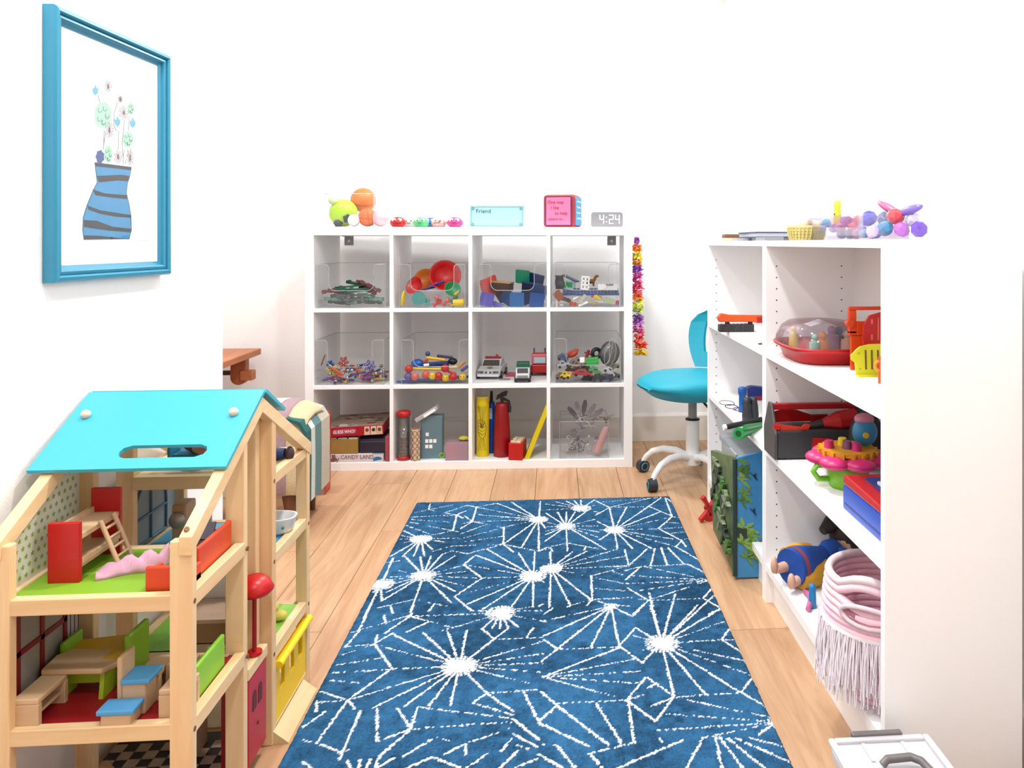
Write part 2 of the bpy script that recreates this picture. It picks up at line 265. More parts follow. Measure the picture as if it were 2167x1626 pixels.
# ------------------------------------------------------------------ rug
RUG_LINES = [(-473,3031,-468,2967,0),(-468,2967,-356,2902,1),(-468,2967,-379,3018,1),(-404,2929,-329,3005,1),(-329,3005,-291,2982,1),(-291,2982,-218,3021,1),(-291,2982,-291,2829,0),(-356,2902,-349,2744,0),(-356,2902,-327,2942,0),(-356,2902,-326,2863,0),(-326,2890,-291,2829,0),(-291,2829,-174,2760,1),(-291,2829,-325,2763,0),(-325,2810,-291,2829,1),(-174,2760,-166,2608,0),(-326,2706,-238,2795,1),(-324,2662,-174,2760,1),(-306,2638,-172,2678,1),(-392,2567,-334,2606,1),(-334,2606,-168,2608,1),(-278,2537,-220,2575,1),(-220,2575,-168,2608,1),(-166,2608,-129,2540,0),(-166,2608,-47,2540,1),(-329,2566,-278,2537,1),(-518,2937,-468,2967,1),(-522,2892,-356,2902,1),(-521,2869,-356,2825,1),(-520,2842,-349,2744,1),(-349,2744,-330,2735,1),(-424,2706,-349,2744,1),(-523,2808,-433,2726,1),(-358,2539,-329,2566,1),(-510,2527,-505,2359,0),(-507,2295,-507,2122,0),(-497,2288,-480,2221,0),(-525,2487,-486,2498,1),(-250,2524,-279,2452,0),(-279,2452,-213,2349,0),(-213,2349,-280,2233,0),(-280,2233,-223,2145,0),(-223,2145,-166,2140,1),(-481,2180,-390,2225,1),(-390,2225,-332,2194,1),(-332,2194,-283,2172,1),(-451,2193,-435,2146,0),(-329,2191,-339,2151,0),(-111,2141,-55,2155,1),(-109,2131,-28,2130,1),(-25,2109,1,2143,0),(-39,2156,-28,2168,0),(-47,2540,-9,2563,1),(-9,2563,-2,2537,0),(-448,2676,-521,2758,0),(-448,2676,-520,2713,1),(-448,2676,-519,2681,1),(-448,2676,-521,2632,1),(-448,2676,-521,2535,0),(-448,2676,-482,2532,0),(-448,2676,-447,2529,0),(-448,2676,-413,2530,0),(-448,2676,-395,2582,0),(-448,2676,-325,2674,1),(-448,2676,-350,2638,1),(-53,2833,-50,3028,0),(-53,2833,-161,3027,0),(-53,2833,-218,3021,0),(-53,2833,-291,2982,1),(-53,2833,-289,2901,1),(-53,2833,-191,2866,1),(-53,2833,-272,2828,1),(-53,2833,-175,2764,1),(-53,2833,-166,2608,0),(-53,2833,-105,2574,0),(-53,2833,-47,2540,0),(-53,2833,-28,2745,0),(-391,2381,-475,2531,0),(-391,2381,-426,2527,0),(-391,2381,-392,2528,0),(-391,2381,-358,2539,0),(-391,2381,-315,2522,0),(-391,2381,-279,2448,1),(-391,2381,-258,2402,1),(-391,2381,-226,2350,1),(-391,2381,-259,2299,1),(-391,2381,-283,2266,0),(-391,2381,-284,2196,0),(-391,2381,-389,2152,0),(-391,2381,-480,2276,0),(-391,2381,-481,2221,0),(-391,2381,-482,2322,1),(-391,2381,-487,2358,1),(-391,2381,-489,2379,1),(-391,2381,-480,2425,1),(-504,2329,-515,2279,0),(-60,2352,-250,2524,0),(-60,2352,-220,2575,0),(-60,2352,-112,2531,0),(-60,2352,-60,2534,0),(-60,2352,-279,2452,1),(-60,2352,-213,2349,1),(-60,2352,-275,2238,1),(-60,2352,-246,2177,0),(-60,2352,-193,2150,0),(-60,2352,-115,2157,0),(-60,2352,-56,2155,0),(-60,2352,-28,2307,0),(-60,2352,-15,2389,0),(106,2937,-25,2933,1),(106,2937,-29,2997,1),(106,2937,8,3024,1),(106,2937,49,3026,0),(106,2937,81,3029,0),(106,2937,108,3032,0),(106,2937,159,3028,0),(106,2937,158,2967,1),(106,2937,176,2884,1),(46,2756,-27,2895,0),(46,2756,16,2901,0),(46,2756,49,2903,0),(46,2756,81,2901,0),(46,2756,125,2907,0),(46,2756,153,2817,1),(46,2756,159,2751,1),(46,2756,158,2693,1),(46,2756,153,2645,1),(46,2756,172,2538,0),(46,2756,46,2537,0),(46,2756,-27,2624,0),(46,2756,-26,2683,0),(46,2756,-25,2715,1),(46,2756,-24,2757,1),(46,2756,-26,2800,1),(214,2709,213,2939,0),(214,2709,278,2938,0),(214,2709,423,3033,0),(214,2709,398,2876,0),(214,2709,436,2823,1),(214,2709,368,2706,1),(214,2709,406,2610,1),(214,2709,407,2542,1),(214,2709,322,2537,0),(214,2709,261,2538,0),(214,2709,211,2539,0),(214,2709,157,2622,0),(214,2709,158,2795,0),(214,2709,160,2713,1),(-7,2401,-10,2530,0),(-7,2401,63,2528,0),(-7,2401,109,2528,0),(-7,2401,211,2539,1),(-7,2401,227,2477,1),(-7,2401,234,2402,1),(-7,2401,114,2336,1),(-7,2401,104,2187,0),(-7,2401,47,2155,0),(-7,2401,-11,2146,0),(-7,2401,-60,2349,0),(465,2284,282,2395,1),(465,2284,232,2333,1),(465,2284,240,2229,1),(465,2284,267,2167,1),(161,3028,213,2939,0),(213,2939,155,2858,0),(213,2943,356,2937,1),(216,2943,370,3027,1),(185,3005,424,3039,1),(363,2942,436,2827,0),(440,3032,436,2827,0),(446,3026,466,2954,0),(436,2823,466,2811,1),(436,2823,369,2710,0),(369,2710,433,2593,0),(408,2767,460,2754,1),(375,2709,460,2715,1),(395,2659,465,2674,1),(434,2600,463,2614,1),(433,2593,438,2543,0),(433,2593,405,2542,0),(405,2542,468,2417,0),(-42,2547,-22,2568,0),(-22,2568,39,2600,1),(-9,2567,-3,2537,0),(53,2599,147,2547,1),(108,2569,101,2536,0),(234,2533,235,2406,0),(307,2531,235,2406,0),(334,2533,303,2400,0),(355,2538,355,2400,0),(377,2537,409,2402,0),(235,2406,114,2339,1),(114,2339,110,2184,0),(110,2184,47,2152,1),(40,2145,47,2152,0),(110,2184,94,2151,0),(160,2405,235,2406,1),(214,2368,274,2396,1),(274,2396,420,2401,1),(420,2401,469,2327,0),(268,2390,215,2304,0),(177,2371,209,2341,1),(124,2329,209,2280,1),(209,2280,462,2282,1),(119,2255,212,2231,1),(215,2251,267,2167,0),(111,2184,218,2189,1),(218,2189,267,2167,1),(267,2167,424,2168,1),(267,2167,215,2089,0),(467,2240,424,2168,0),(424,2168,466,2097,0),(459,2107,420,2073,0),(110,2184,160,2146,1),(177,2145,210,2137,1),(-505,2199,-503,2048,0),(-503,2048,-516,1976,0),(-456,2136,-441,2088,0),(-518,2049,-386,2131,1),(-387,2190,-384,2131,0),(-384,2127,-433,2037,0),(-414,2035,-446,1987,0),(-450,2029,-447,1984,0),(-383,2124,-261,2053,1),(-261,2053,-168,2108,1),(-331,2089,-380,2038,0),(-289,2037,-261,2056,1),(-381,2124,-173,2124,1),(-185,2041,-150,1986,0),(-116,2039,-150,1986,0),(-150,1986,-210,1884,0),(-140,1985,-29,1983,1),(-68,1986,-52,2037,0),(-226,2144,-173,2134,1),(-449,1984,-511,1978,1),(-447,1984,-517,1938,1),(-447,1984,-380,1867,0),(-380,1867,-451,1745,0),(-515,1892,-415,1917,1),(-516,1860,-379,1862,1),(-517,1828,-439,1812,1),(-518,1782,-451,1745,1),(-514,1743,-451,1745,1),(-517,1746,-508,1710,0),(-451,1745,-428,1712,0),(-451,1745,-475,1601,0),(-488,1706,-519,1654,0),(-413,1705,-416,1543,0),(-380,1708,-355,1599,0),(-337,1709,-294,1633,0),(-293,1708,-294,1633,0),(-293,1708,-87,1652,1),(-87,1652,-28,1576,0),(-294,1633,-86,1640,1),(-294,1633,-342,1603,0),(-342,1603,-410,1570,1),(-410,1570,-421,1569,1),(-421,1569,-475,1601,0),(-475,1601,-507,1614,1),(-294,1631,-338,1554,0),(-338,1554,-342,1514,0),(-294,1633,-240,1603,1),(-240,1603,-180,1573,1),(-180,1573,-90,1619,1),(-175,1573,-172,1545,0),(-180,1573,-214,1545,0),(-246,1594,-295,1544,0),(-147,1747,-176,1715,0),(-176,1715,-85,1663,1),(-147,1747,-86,1677,0),(-147,1749,-34,1754,1),(-68,1752,-26,1624,0),(-26,1624,-12,1623,1),(-81,1598,-32,1555,0),(-80,1569,-48,1549,1),(-85,1584,-103,1546,0),(-71,1544,-103,1496,0),(-130,1542,-165,1501,0),(-282,1510,-235,1540,0),(-235,1540,-176,1502,0),(-29,1527,-10,1519,1),(-72,1497,-29,1520,0),(-399,1542,-386,1518,0),(-375,1544,-371,1516,0),(-355,1542,-358,1515,0),(-312,1542,-338,1514,0),(-485,1546,-461,1523,0),(-142,2125,-185,2041,0),(-142,2125,-159,2042,0),(-142,2125,-138,2040,0),(-142,2125,-116,2039,0),(-142,2125,-91,2043,0),(-142,2125,-16,2064,1),(-222,1865,-335,2032,0),(-222,1865,-273,2036,0),(-222,1865,-224,2035,0),(-222,1865,-150,1986,0),(-222,1865,-26,1965,1),(-222,1865,-25,1906,1),(-222,1865,-19,1864,1),(-222,1865,-27,1825,1),(-222,1865,-26,1767,1),(-222,1865,-147,1747,0),(-222,1865,-223,1711,0),(-222,1865,-269,1712,0),(-222,1865,-323,1712,0),(-222,1865,-390,1711,0),(-222,1865,-451,1745,1),(-222,1865,-378,1864,1),(-222,1865,-429,1972,1),(-222,1865,-410,2029,0),(160,2141,-32,2069,1),(160,2141,-25,1991,0),(160,2141,-29,1870,0),(160,2141,94,1928,0),(160,2141,164,1928,0),(160,2141,213,2077,0),(272,1932,269,2139,0),(272,1932,275,2214,0),(272,1932,329,2135,0),(272,1932,349,2201,0),(272,1932,400,2129,0),(272,1932,475,2207,0),(272,1932,459,2103,0),(272,1932,469,2040,1),(272,1932,425,1938,1),(272,1932,466,1834,1),(272,1932,464,1771,1),(272,1932,417,1708,0),(272,1932,339,1705,0),(272,1932,267,1706,0),(272,1932,220,1904,1),(272,1932,203,1977,1),(-25,1804,164,1919,0),(-25,1804,201,1866,1),(-25,1804,206,1811,1),(-25,1804,192,1762,1),(-25,1804,161,1700,1),(468,1596,240,1643,1),(468,1596,216,1588,1),(468,1596,294,1555,1),(468,1596,419,1559,0),(-24,1973,11,1925,0),(11,1925,164,1922,1),(11,1925,-29,1870,0),(213,2077,252,2141,0),(164,1928,215,2017,0),(215,2017,259,1948,0),(164,1928,213,1845,0),(213,1845,254,1910,0),(425,1938,468,2007,0),(425,1938,468,1867,0),(426,1938,469,1935,1),(447,2126,465,2099,0),(464,1771,420,1708,0),(420,1708,470,1638,0),(420,1708,266,1701,1),(161,1698,11,1698,1),(161,1698,215,1785,0),(215,1785,267,1706,0),(167,1700,208,1720,1),(215,1741,231,1754,0),(161,1698,214,1619,0),(214,1619,266,1701,0),(266,1701,213,1673,0),(164,1688,162,1552,0),(162,1552,71,1527,1),(93,1694,137,1552,0),(-27,1745,8,1691,0),(8,1691,-27,1642,0),(8,1691,110,1550,0),(-30,1632,70,1549,0),(71,1527,94,1482,0),(215,1563,219,1553,0),(124,1480,261,1552,0),(266,1701,460,1613,1),(301,1552,254,1470,0),(330,1558,322,1465,0),(338,1557,362,1462,0),(352,1554,404,1458,0),(369,1551,464,1466,0),(397,1551,466,1513,1),(-29,1562,8,1556,1),(8,1556,42,1486,0),(-29,1533,17,1488,0)]
RUG_KNOTS = [(-448,2676,27),(-53,2833,25),(-391,2381,28),(-504,2329,27),(-60,2352,29),(106,2937,27),(46,2756,25),(214,2709,26),(-7,2401,26),(-142,2125,29),(-222,1865,31),(160,2141,13),(272,1932,31),(468,1596,14)]
def build_rug():
    x0, x1, y0, y1, st = -.530, .462, 1.17, 3.058, .0032
    nx, ny = int((x1-x0)/st)+1, int((y1-y0)/st)+1
    rng = np.random.default_rng(3)
    X = np.linspace(x0, x1, nx); Y = np.linspace(y0, y1, ny)
    gx, gy = np.meshgrid(X, Y)
    white = np.zeros(gx.shape)
    jx = gx+rng.normal(0, .0007, gx.shape); jy = gy+rng.normal(0, .0008, gx.shape)
    lines = list(RUG_LINES)
    for q in range(26):   # the same pattern goes on towards the near edge
        a = q*.61; lines.append((-380+int(34*q) % 800, 1340-(q*37) % 170, -380+int(34*q) % 800+int(150*math.cos(a*5)), 1340-(q*37) % 170+int(110*math.sin(a*5)), 0))
    for ax, ay, bx, by, dot in lines:
        ax, ay, bx, by = ax/1000, ay/1000, bx/1000, by/1000
        wd = .0015 if dot else .0021
        m = .012
        ix0, ix1 = np.searchsorted(X, [min(ax, bx)-m, max(ax, bx)+m]); iy0, iy1 = np.searchsorted(Y, [min(ay, by)-m, max(ay, by)+m])
        if ix1 <= ix0 or iy1 <= iy0: continue
        sx, sy = jx[iy0:iy1, ix0:ix1], jy[iy0:iy1, ix0:ix1]
        dx, dy = bx-ax, by-ay; L2 = dx*dx+dy*dy+1e-9
        t = np.clip(((sx-ax)*dx+(sy-ay)*dy)/L2, 0, 1)
        d = np.hypot(sx-ax-t*dx, sy-ay-t*dy)
        hit = (d < wd).astype(float)
        if dot: hit *= (np.sin(t*math.sqrt(L2)*420+sy*900) > -.45)*.92
        white[iy0:iy1, ix0:ix1] = np.maximum(white[iy0:iy1, ix0:ix1], hit)
    for kx, ky, r in RUG_KNOTS:
        d = np.hypot(jx-kx/1000, jy-ky/1000); white = np.maximum(white, (d < r/1150).astype(float))
        ang = np.arctan2(jy-ky/1000, jx-kx/1000)
        white = np.maximum(white, ((d < r/1000*1.4) & (np.abs(np.sin(ang*13)) > .72)).astype(float))
    k = 6
    lowr = rng.normal(0, 1, (ny//k+2, nx//k+2)); low = np.kron(lowr, np.ones((k, k)))[:ny, :nx]
    k2 = 40
    lo2 = np.kron(rng.normal(0, 1, (ny//k2+2, nx//k2+2)), np.ones((k2, k2)))[:ny, :nx]
    for _ in range(12): lo2 = (lo2+np.roll(lo2, 4, 0)+np.roll(lo2, -4, 0)+np.roll(lo2, 4, 1)+np.roll(lo2, -4, 1))/5
    for _ in range(2): low = (low+np.roll(low, 1, 0)+np.roll(low, -1, 0)+np.roll(low, 1, 1)+np.roll(low, -1, 1))/5
    shade = np.clip(1+low*.16+rng.normal(0, .17, gx.shape)+lo2*.25, .5, 1.55)
    blue = np.array(lin((44, 93, 132)))/KE
    col = np.ones(gx.shape+(4,)); wh = np.array((.86, .88, .86))
    for c in range(3): col[..., c] = np.where(white > .5, wh[c]*white*(1-.08*rng.random(gx.shape)), blue[c]*shade)
    z = .0075+rng.random(gx.shape)*.0022+white*.0012
    edge = np.minimum(np.minimum(gx-x0, x1-gx), np.minimum(gy-y0, y1-gy)); z = np.where(edge < .006, z*(.5+edge/.012), z)
    z[0, :] = z[-1, :] = .0005; z[:, 0] = z[:, -1] = .0005
    vx = gx+rng.normal(0, .0007, gx.shape); vy = gy+rng.normal(0, .0007, gx.shape)
    co = np.stack([vx, vy, z], -1).reshape(-1, 3).astype(np.float32)
    idx = np.arange(nx*ny).reshape(ny, nx)
    fq = np.stack([idx[:-1, :-1], idx[:-1, 1:], idx[1:, 1:], idx[1:, :-1]], -1).reshape(-1, 4).astype(np.int32)
    me = bpy.data.meshes.new('rug'); me.vertices.add(len(co)); me.vertices.foreach_set('co', co.ravel())
    me.loops.add(fq.size); me.loops.foreach_set('vertex_index', fq.ravel()); me.polygons.add(len(fq))
    me.polygons.foreach_set('loop_start', np.arange(0, fq.size, 4, dtype=np.int32)); me.update(calc_edges=True); me.validate()
    at = me.color_attributes.new('yarn', 'FLOAT_COLOR', 'POINT'); at.data.foreach_set('color', col.reshape(-1, 4).astype(np.float32).ravel())
    m = bpy.data.materials.new('rug_yarn'); m.use_nodes = True; nt = m.node_tree; b = nt.nodes['Principled BSDF']
    a = nt.nodes.new('ShaderNodeVertexColor'); a.layer_name = 'yarn'; nt.links.new(a.outputs['Color'], b.inputs['Base Color'])
    b.inputs['Roughness'].default_value = .95; b.inputs['Specular IOR Level'].default_value = .1
    me.materials.append(m)
    o = bpy.data.objects.new('area_rug', me); C.objects.link(o)
    tag(o, 'blue area rug with white starburst lines lying on the plank floor', 'rug')
build_rug()

# ------------------------------------------------------------------ cube shelf against the back wall
KF = Matrix.Translation((-1.099, 3.533, 0)) @ Matrix.Rotation(R(-1.69), 4, 'Z')
KI = KF.inverted(); KW, KH, KD = 1.457, 1.087, .39
KT, KB, KTOP = .016, .037, 1.049
CW = (KW-.076-3*KT)/4; CH = (KTOP-KB-2*KT)/3
def kp(u, v, d=0.0):
    """point of sight at depth d behind the front of the cube shelf, in shelf coordinates"""
    e = KI @ Vector((0, 0, EYE)); r = KI.to_3x3() @ _ray(u, v); t = (d-e.y)/r.y
    return e+r*t
def cx(c): return .038+c*(CW+KT)          # left side of a cell
def cz(r): return KB+(2-r)*(CH+KT)        # floor of a cell, r = 0 is the top row
ks = thing('cube_shelf', 'white cube shelf unit with twelve square compartments against the back wall', 'shelf', frame=KF)
G().box((0, 0, KTOP), (KW, KD, KH)).ob('top_panel', WHITE, ks, .001)
G().box((0, 0, 0), (KW, KD, KB)).ob('bottom_panel', WHITE, ks, .001)
for x in (0, KW-.038): G().box((x, 0, KB), (x+.038, KD, KTOP)).ob('side_panel', WHITE, ks, .001)
for r in (1, 2):
    z = cz(r-1)-KT; G().box((.038, .001, z), (KW-.038, KD, z+KT)).ob('shelf_board', WHITE, ks, .0005)
for r in range(3):
    for c in (1, 2, 3):
        x = cx(c)-KT; G().box((x, .001, cz(r)), (x+KT, KD, cz(r)+CH)).ob('divider', WHITE, ks, .0005)
for u in (738, 1294.5):
    p = kp(u, 508, KD-.01)
    b = G().prism(rrect(p.x-.022, KTOP-.046, p.x+.022, KTOP, .003), KD-.006, KD-.003, 'xz').box((p.x-.022, KD-.05, KTOP-.003), (p.x+.022, KD-.003, KTOP)).ob('wall_bracket', mat((185, 182, 178), .5, k=1.1), ks)
    G().sph((p.x, KD-.008, KTOP-.024), (.007, .003, .007), 10, 6).ob('screw', WHITE, b)

# ------------------------------------------------------------------ two low bookcases on the right
XF, XBK = .597, .857
def bookcase(y0, y1, label, zs):
    t = thing('bookcase', label, 'bookcase', (XF, y0, 0)); W = y1-y0; D = XBK-XF; th = .018; H = 1.022
    for y in (0, W-th): G().box((0, y, 0), (D, y+th, H)).ob('side_panel', WHITE, t, .0008)
    G().box((.0005, th, H-.016), (D, W-th, H)).ob('top_panel', WHITE, t, .0005)
    for z in zs: G().box((.001, th, z-.019), (D-.008, W-th, z)).ob('shelf_board', WHITE, t, .0005)
    G().box((.001, th, .090), (D-.008, W-th, .113)).ob('bottom_shelf', WHITE, t, .0005)
    G().box((.022, th, 0), (.036, W-th, .090)).ob('plinth', WHITE, t)
    G().box((D-.006, th, .0), (D, W-th, H-.016)).ob('back_panel', mat((244, 240, 238), .6, k=1.15, var=.01), t)
    g = G()
    for yy, s in ((W-th, -1),):
        for xx in (.031, .219):
            for k in range(26):
                z = .15+k*.032
                g.cyl((xx, yy-.0004, z), (xx, yy+.001, z), .0022, n=6)
    g.ob('peg_holes', DGREY, t)['kind'] = 'stuff'
    return t
Z1, Z2, Z3, ZT = .711, .436, .113, 1.022
bookcase(2.163, 2.973, 'white low bookcase next to the swivel chair, toys on its shelves', (Z1, Z2))
bookcase(1.358, 2.162, 'nearer white low bookcase holding the tool box and pink basket', (Z1, Z2))
# ------------------------------------------------------------------ helpers for things in the cube shelf
SK = .00217                                   # metres for a pixel of the photograph at the front of the cube shelf
def kz(u, v, z):
    e = KI @ Vector((0, 0, EYE)); r = KI.to_3x3() @ _ray(u, v); t = (z-e.z)/r.z
    return e+r*t
def kone(name, g, m, label, cat, loc, rot=(0, 0, 0), group=None, bevel=0): return one(name, g, m, label, cat, loc, rot, group, KF, bevel)
def kthing(name, label, cat, loc, rot=(0, 0, 0), group=None): return thing(name, label, cat, loc, rot, group, KF)
def clear_bin(label, x0, x1, y0, z0, h, dep, cut=True, group=None):
    t = kthing('storage_bin', label, 'bin', (x0, y0, z0), group=group); W = x1-x0; th = .003
    G().box((0, th, 0), (W, dep, th)).box((0, dep-th, th), (W, dep, h)).box((0, th, th), (th, dep-th, h)).box((W-th, th, th), (W, dep-th, h)).ob('body', CLEAR, t)
    if cut:
        a, b, c, r = W*.17, W*.83, h*.40, h*.16
        edge = [(0, h)]+[(a-r*.5, h)]+arc(a-r*.5, h-r*.5, r*.5, 90, 0, 5)[1:]+arc(a+r, c+r, r, 180, 270, 6)+arc(b-r, c+r, r, 270, 360, 6)+arc(b+r*.5, h-r*.5, r*.5, 180, 90, 5)+[(W, h)]
        G().prism([(W, 0), (0, 0)]+edge, 0, th, 'xz').ob('front_panel', CLEAR, t)
    else:
        edge = [(0, h), (W, h)]; G().box((0, 0, 0), (W, th, h)).ob('front_panel', CLEAR, t)
    G().tube([(p[0], th/2, p[1]) for p in edge], .0016, 6).tube([(0, th/2, h), (0, dep, h), (W, dep, h), (W, th/2, h)], .0012, 5).tube([(0, 0, 0), (W, 0, 0)], .0018, 5).tube([(0, 0, 0), (0, 0, h)], .0012, 5).tube([(W, 0, 0), (W, 0, h)], .0014, 5).ob('rim', RIM, t)
    return t
def kbin(row, u0, u1, vtop, label, cut=True, d=.012, dep=.30):
    z0 = cz(row)+.0005; a = kp(u0, vtop, d); b = kp(u1, vtop, d)
    clear_bin(label, a.x, b.x, d, z0, a.z-z0, dep, cut, 'clear plastic bins in the cube shelf')
    return (a.x+.006, b.x-.006, d+.008, d+dep-.008, z0+.0035)
def jit(a): return random.uniform(-a, a)

# ------------------------------------------------------------------ top row
B = kbin(0, 671, 815, 560, 'clear bin with green and maroon building logs, top left compartment')
def log(L, m, loc, rot, label, group):
    g = G(); s = .014
    for a, b, zz in ((-L/2, -L/2+.018, s), (-L/2+.018, -L/2+.032, s*.55), (-L/2+.032, L/2-.032, s), (L/2-.032, L/2-.018, s*.55), (L/2-.018, L/2, s)):
        g.prism([(-.008, -zz*.5), (-.005, -zz*.62), (.005, -zz*.62), (.008, -zz*.5), (.008, zz*.5), (.005, zz*.62), (-.005, zz*.62), (-.008, zz*.5)], a, b, 'yz')
    kone('toy_log', g, m, label, 'toy log', loc, rot, group)
MAROON = mat((112, 52, 50), .5); DKGREEN = mat((12, 92, 66), .45); OLGREY = mat((118, 116, 122), .5); PALEGREEN = mat((120, 165, 145), .5)
for i, (u, v, d, rz, ry) in enumerate([(745, 606, .07, 10, -6), (757, 601, .10, -20, 8), (768, 612, .06, 25, 0), (735, 613, .05, -8, 4), (752, 617, .04, 35, -5)]):
    p = kp(u, v, d); kone('roof_slat', G().box((-.055, -.012, -.004), (.055, .012, .004)).box((-.055, -.012, .004), (-.043, .012, .009)), DKGREEN, 'dark green roof slat heaped on the logs in the top left bin', 'toy block', (p.x, d, p.z), (jit(10), ry, rz), 'green slats in the log bin')
for i, (u, v, d, rz, ry) in enumerate([(784, 606, .06, 20, 28), (778, 614, .09, -30, 14), (772, 603, .12, 60, 20), (706, 614, .05, 30, -10), (716, 618, .08, -15, 6)]):
    p = kp(u, v, d); log(.10, MAROON, (p.x, d, p.z), (0, ry, rz), 'maroon notched log in the bin of building logs', 'maroon logs in the log bin')
for i in range(8):
    u = 690+i*15; p = kp(u, 630+jit(5), .03+random.random()*.08); log(.11, [OLGREY, PALEGREEN][i % 2], (min(max(p.x, B[0]+.06), B[1]-.06), p.y+.02, B[4]+.016+(i % 3)*.017), (0, jit(6), jit(40)), ['grey', 'pale green'][i % 2]+' notched log lying low in the bin of building logs', ['grey', 'pale green'][i % 2]+' logs in the log bin')

B = kbin(0, 845, 984, 560, 'clear bin full of toy dishes below the squeeze balls')
def bowl(r, depth, m, label, u, v, d, rot, cat='toy bowl'):
    p = kp(u, v, d); pr = [(0, -depth), (r*.45, -depth*.95), (r*.8, -depth*.55), (r, 0), (r*1.04, .002), (r*.96, .001), (r*.76, -depth*.5), (r*.42, -depth*.88), (0, -depth*.93)]
    return kone('toy_bowl', G().lathe(pr, 28), m, label, cat, (p.x, d, p.z), rot)
bowl(.070, .045, RED, 'large red toy bowl standing on edge in the dish bin', 942, 583, .10, (72, 0, 14))
bowl(.052, .03, mat((225, 120, 20), .4), 'orange toy bowl behind the large red one', 899, 592, .17, (70, 0, -10))
bowl(.042, .03, RED, 'small red toy bowl leaning left in the dish bin', 876, 604, .06, (50, -45, 0))
bowl(.036, .022, GREEN, 'green toy bowl leaning against the large red bowl', 958, 612, .05, (55, 35, 0))
p = kp(886, 632, .03); kone('spinning_disc_toy', G().cyl((0, -.008, 0), (0, .008, 0), .031, n=24).cyl((0, -.013, 0), (0, -.008, 0), .012).cyl((0, -.010, 0), (0, -.008, 0), .022), TEAL, 'teal toy wheel behind the front of the dish bin', 'toy wheel', (p.x, .032, p.z), (0, 0, 12))
p = kp(852, 632, .03); kone('toy_ring', G().tube([(.004*math.sin(t*.4), .024*math.cos(t*.4), .030*math.sin(t*.4)) for t in range(16)], .006, 8, True), YELLOW, 'yellow toy ring at the left wall of the dish bin', 'toy ring', (p.x, .045, p.z))
p = kp(970, 641, .02); kone('toy_cup', G().cyl((-.024, 0, 0), (.024, 0, 0), .0155, .0155).cyl((.012, 0, 0), (.02, 0, 0), .018), YELLOW, 'yellow toy cup lying in the right front of the dish bin', 'toy cup', (p.x, .03, B[4]+.019))
p = kp(966, 622, .05); kone('toy_cone', G().cyl((0, 0, -.02), (0, 0, .02), .014, .003), mat((245, 195, 70), .4), 'yellow orange toy cone in the dish bin', 'toy cone', (p.x, .06, p.z), (20, 40, 0))
for i, (u, v, m, c) in enumerate([(912, 606, PURPLE, 'purple'), (922, 602, BLUE, 'blue'), (903, 612, mat((60, 50, 140), .4), 'indigo')]):
    p = kp(u, v, .08); kone('toy_spoon', G().cyl((-.03, 0, 0), (.02, 0, 0), .004).sph((.028, 0, 0), (.014, .010, .005), 12, 8), m, c+' toy spoon among the dishes in the bin', 'toy spoon', (p.x, .08+.01*i, p.z), (jit(20), jit(30), 30*i-20))
for i, (u, v, m, c) in enumerate([(925, 634, mat((225, 90, 100), .4), 'coral'), (942, 640, mat((235, 120, 130), .4), 'pale coral'), (925, 642, RED, 'red'), (960, 634, TEAL, 'teal'), (905, 640, TEAL, 'dark teal'), (952, 643, mat((250, 170, 90), .4), 'orange')]):
    p = kp(u, v, .04); kone('toy_peg', G().cyl((0, 0, -.018), (0, 0, .012), .006).sph((0, 0, .014), .011, 12, 8).cyl((0, 0, -.02), (0, 0, -.014), .010), m, c+' toy peg at the bottom of the dish bin', 'toy peg', (p.x, .04+.015*(i % 2), max(p.z, B[4]+.012)), (70+jit(20), 0, 50*i))

B = kbin(0, 1015, 1154, 560, 'clear bin of coloured building tiles, third compartment of the top row')
def tileset(u, v, d, rot, m, label, s=.07, name='magnet_tile', tri=False):
    p = kp(u, v, d); g = G()
    if tri: g.prism([(-s/2, -s/2), (s/2, -s/2), (-s/2, s/2)], -.003, .003, 'xz')
    else:
        g.box((-s/2, -.003, -s/2), (s/2, .003, s/2))
        for a in (-1, 1): g.box((a*s/2-.003, -.004, -s/2), (a*s/2+.003, .004, s/2)).box((-s/2, -.004, a*s/2-.003), (s/2, .004, a*s/2+.003))
    return kone(name, g, m, label, 'tile', (p.x, d, p.z), rot)
tileset(1036, 607, .09, (0, -18, 40), mat((225, 70, 55), .3), 'red square tile standing up at the left of the tile bin', .082)
tileset(1030, 634, .03, (0, 12, 15), mat((90, 90, 190), .3), 'violet blue tile leaning in the lower left of the tile bin', .055)
tileset(1052, 640, .05, (10, -25, -25), mat((110, 115, 205), .3), 'lighter violet tile in the lower left of the tile bin', .05, tri=True)
tileset(1094, 634, .03, (0, 0, 0), mat((30, 110, 180), .3), 'clear blue square tile in the front of the tile bin', .058)
tileset(1106, 586, .10, (20, 6, -10), mat((20, 150, 110), .3), 'green tile peeking out on top of the blue tiles', .06)
tileset(1133, 596, .12, (15, 14, -8), mat((25, 60, 110), .3), 'navy tile at the upper right of the tile bin', .07)
tileset(1125, 612, .09, (50, 8, 0), mat((15, 45, 95), .3), 'dark navy tile lying flat in the tile bin', .085)
tileset(1136, 636, .04, (10, 5, 8), mat((20, 90, 170), .3), 'medium blue tile at the right front of the tile bin', .06)
for k, (u, v, d, ry, c, lb) in enumerate([(1075, 630, .10, 30, (24, 80, 150), 'blue tile tilted in the middle of the tile bin'), (1118, 628, .13, -20, (18, 56, 120), 'navy tile lying behind the front blue tiles'), (1142, 618, .07, 12, (20, 70, 140), 'royal blue tile against the right wall of the tile bin'), (1064, 622, .14, -40, (120, 60, 50), 'maroon tile at the back of the tile bin')]):
    tileset(u, v, d, (20, ry, 10*k), mat(c, .3), lb, .062)
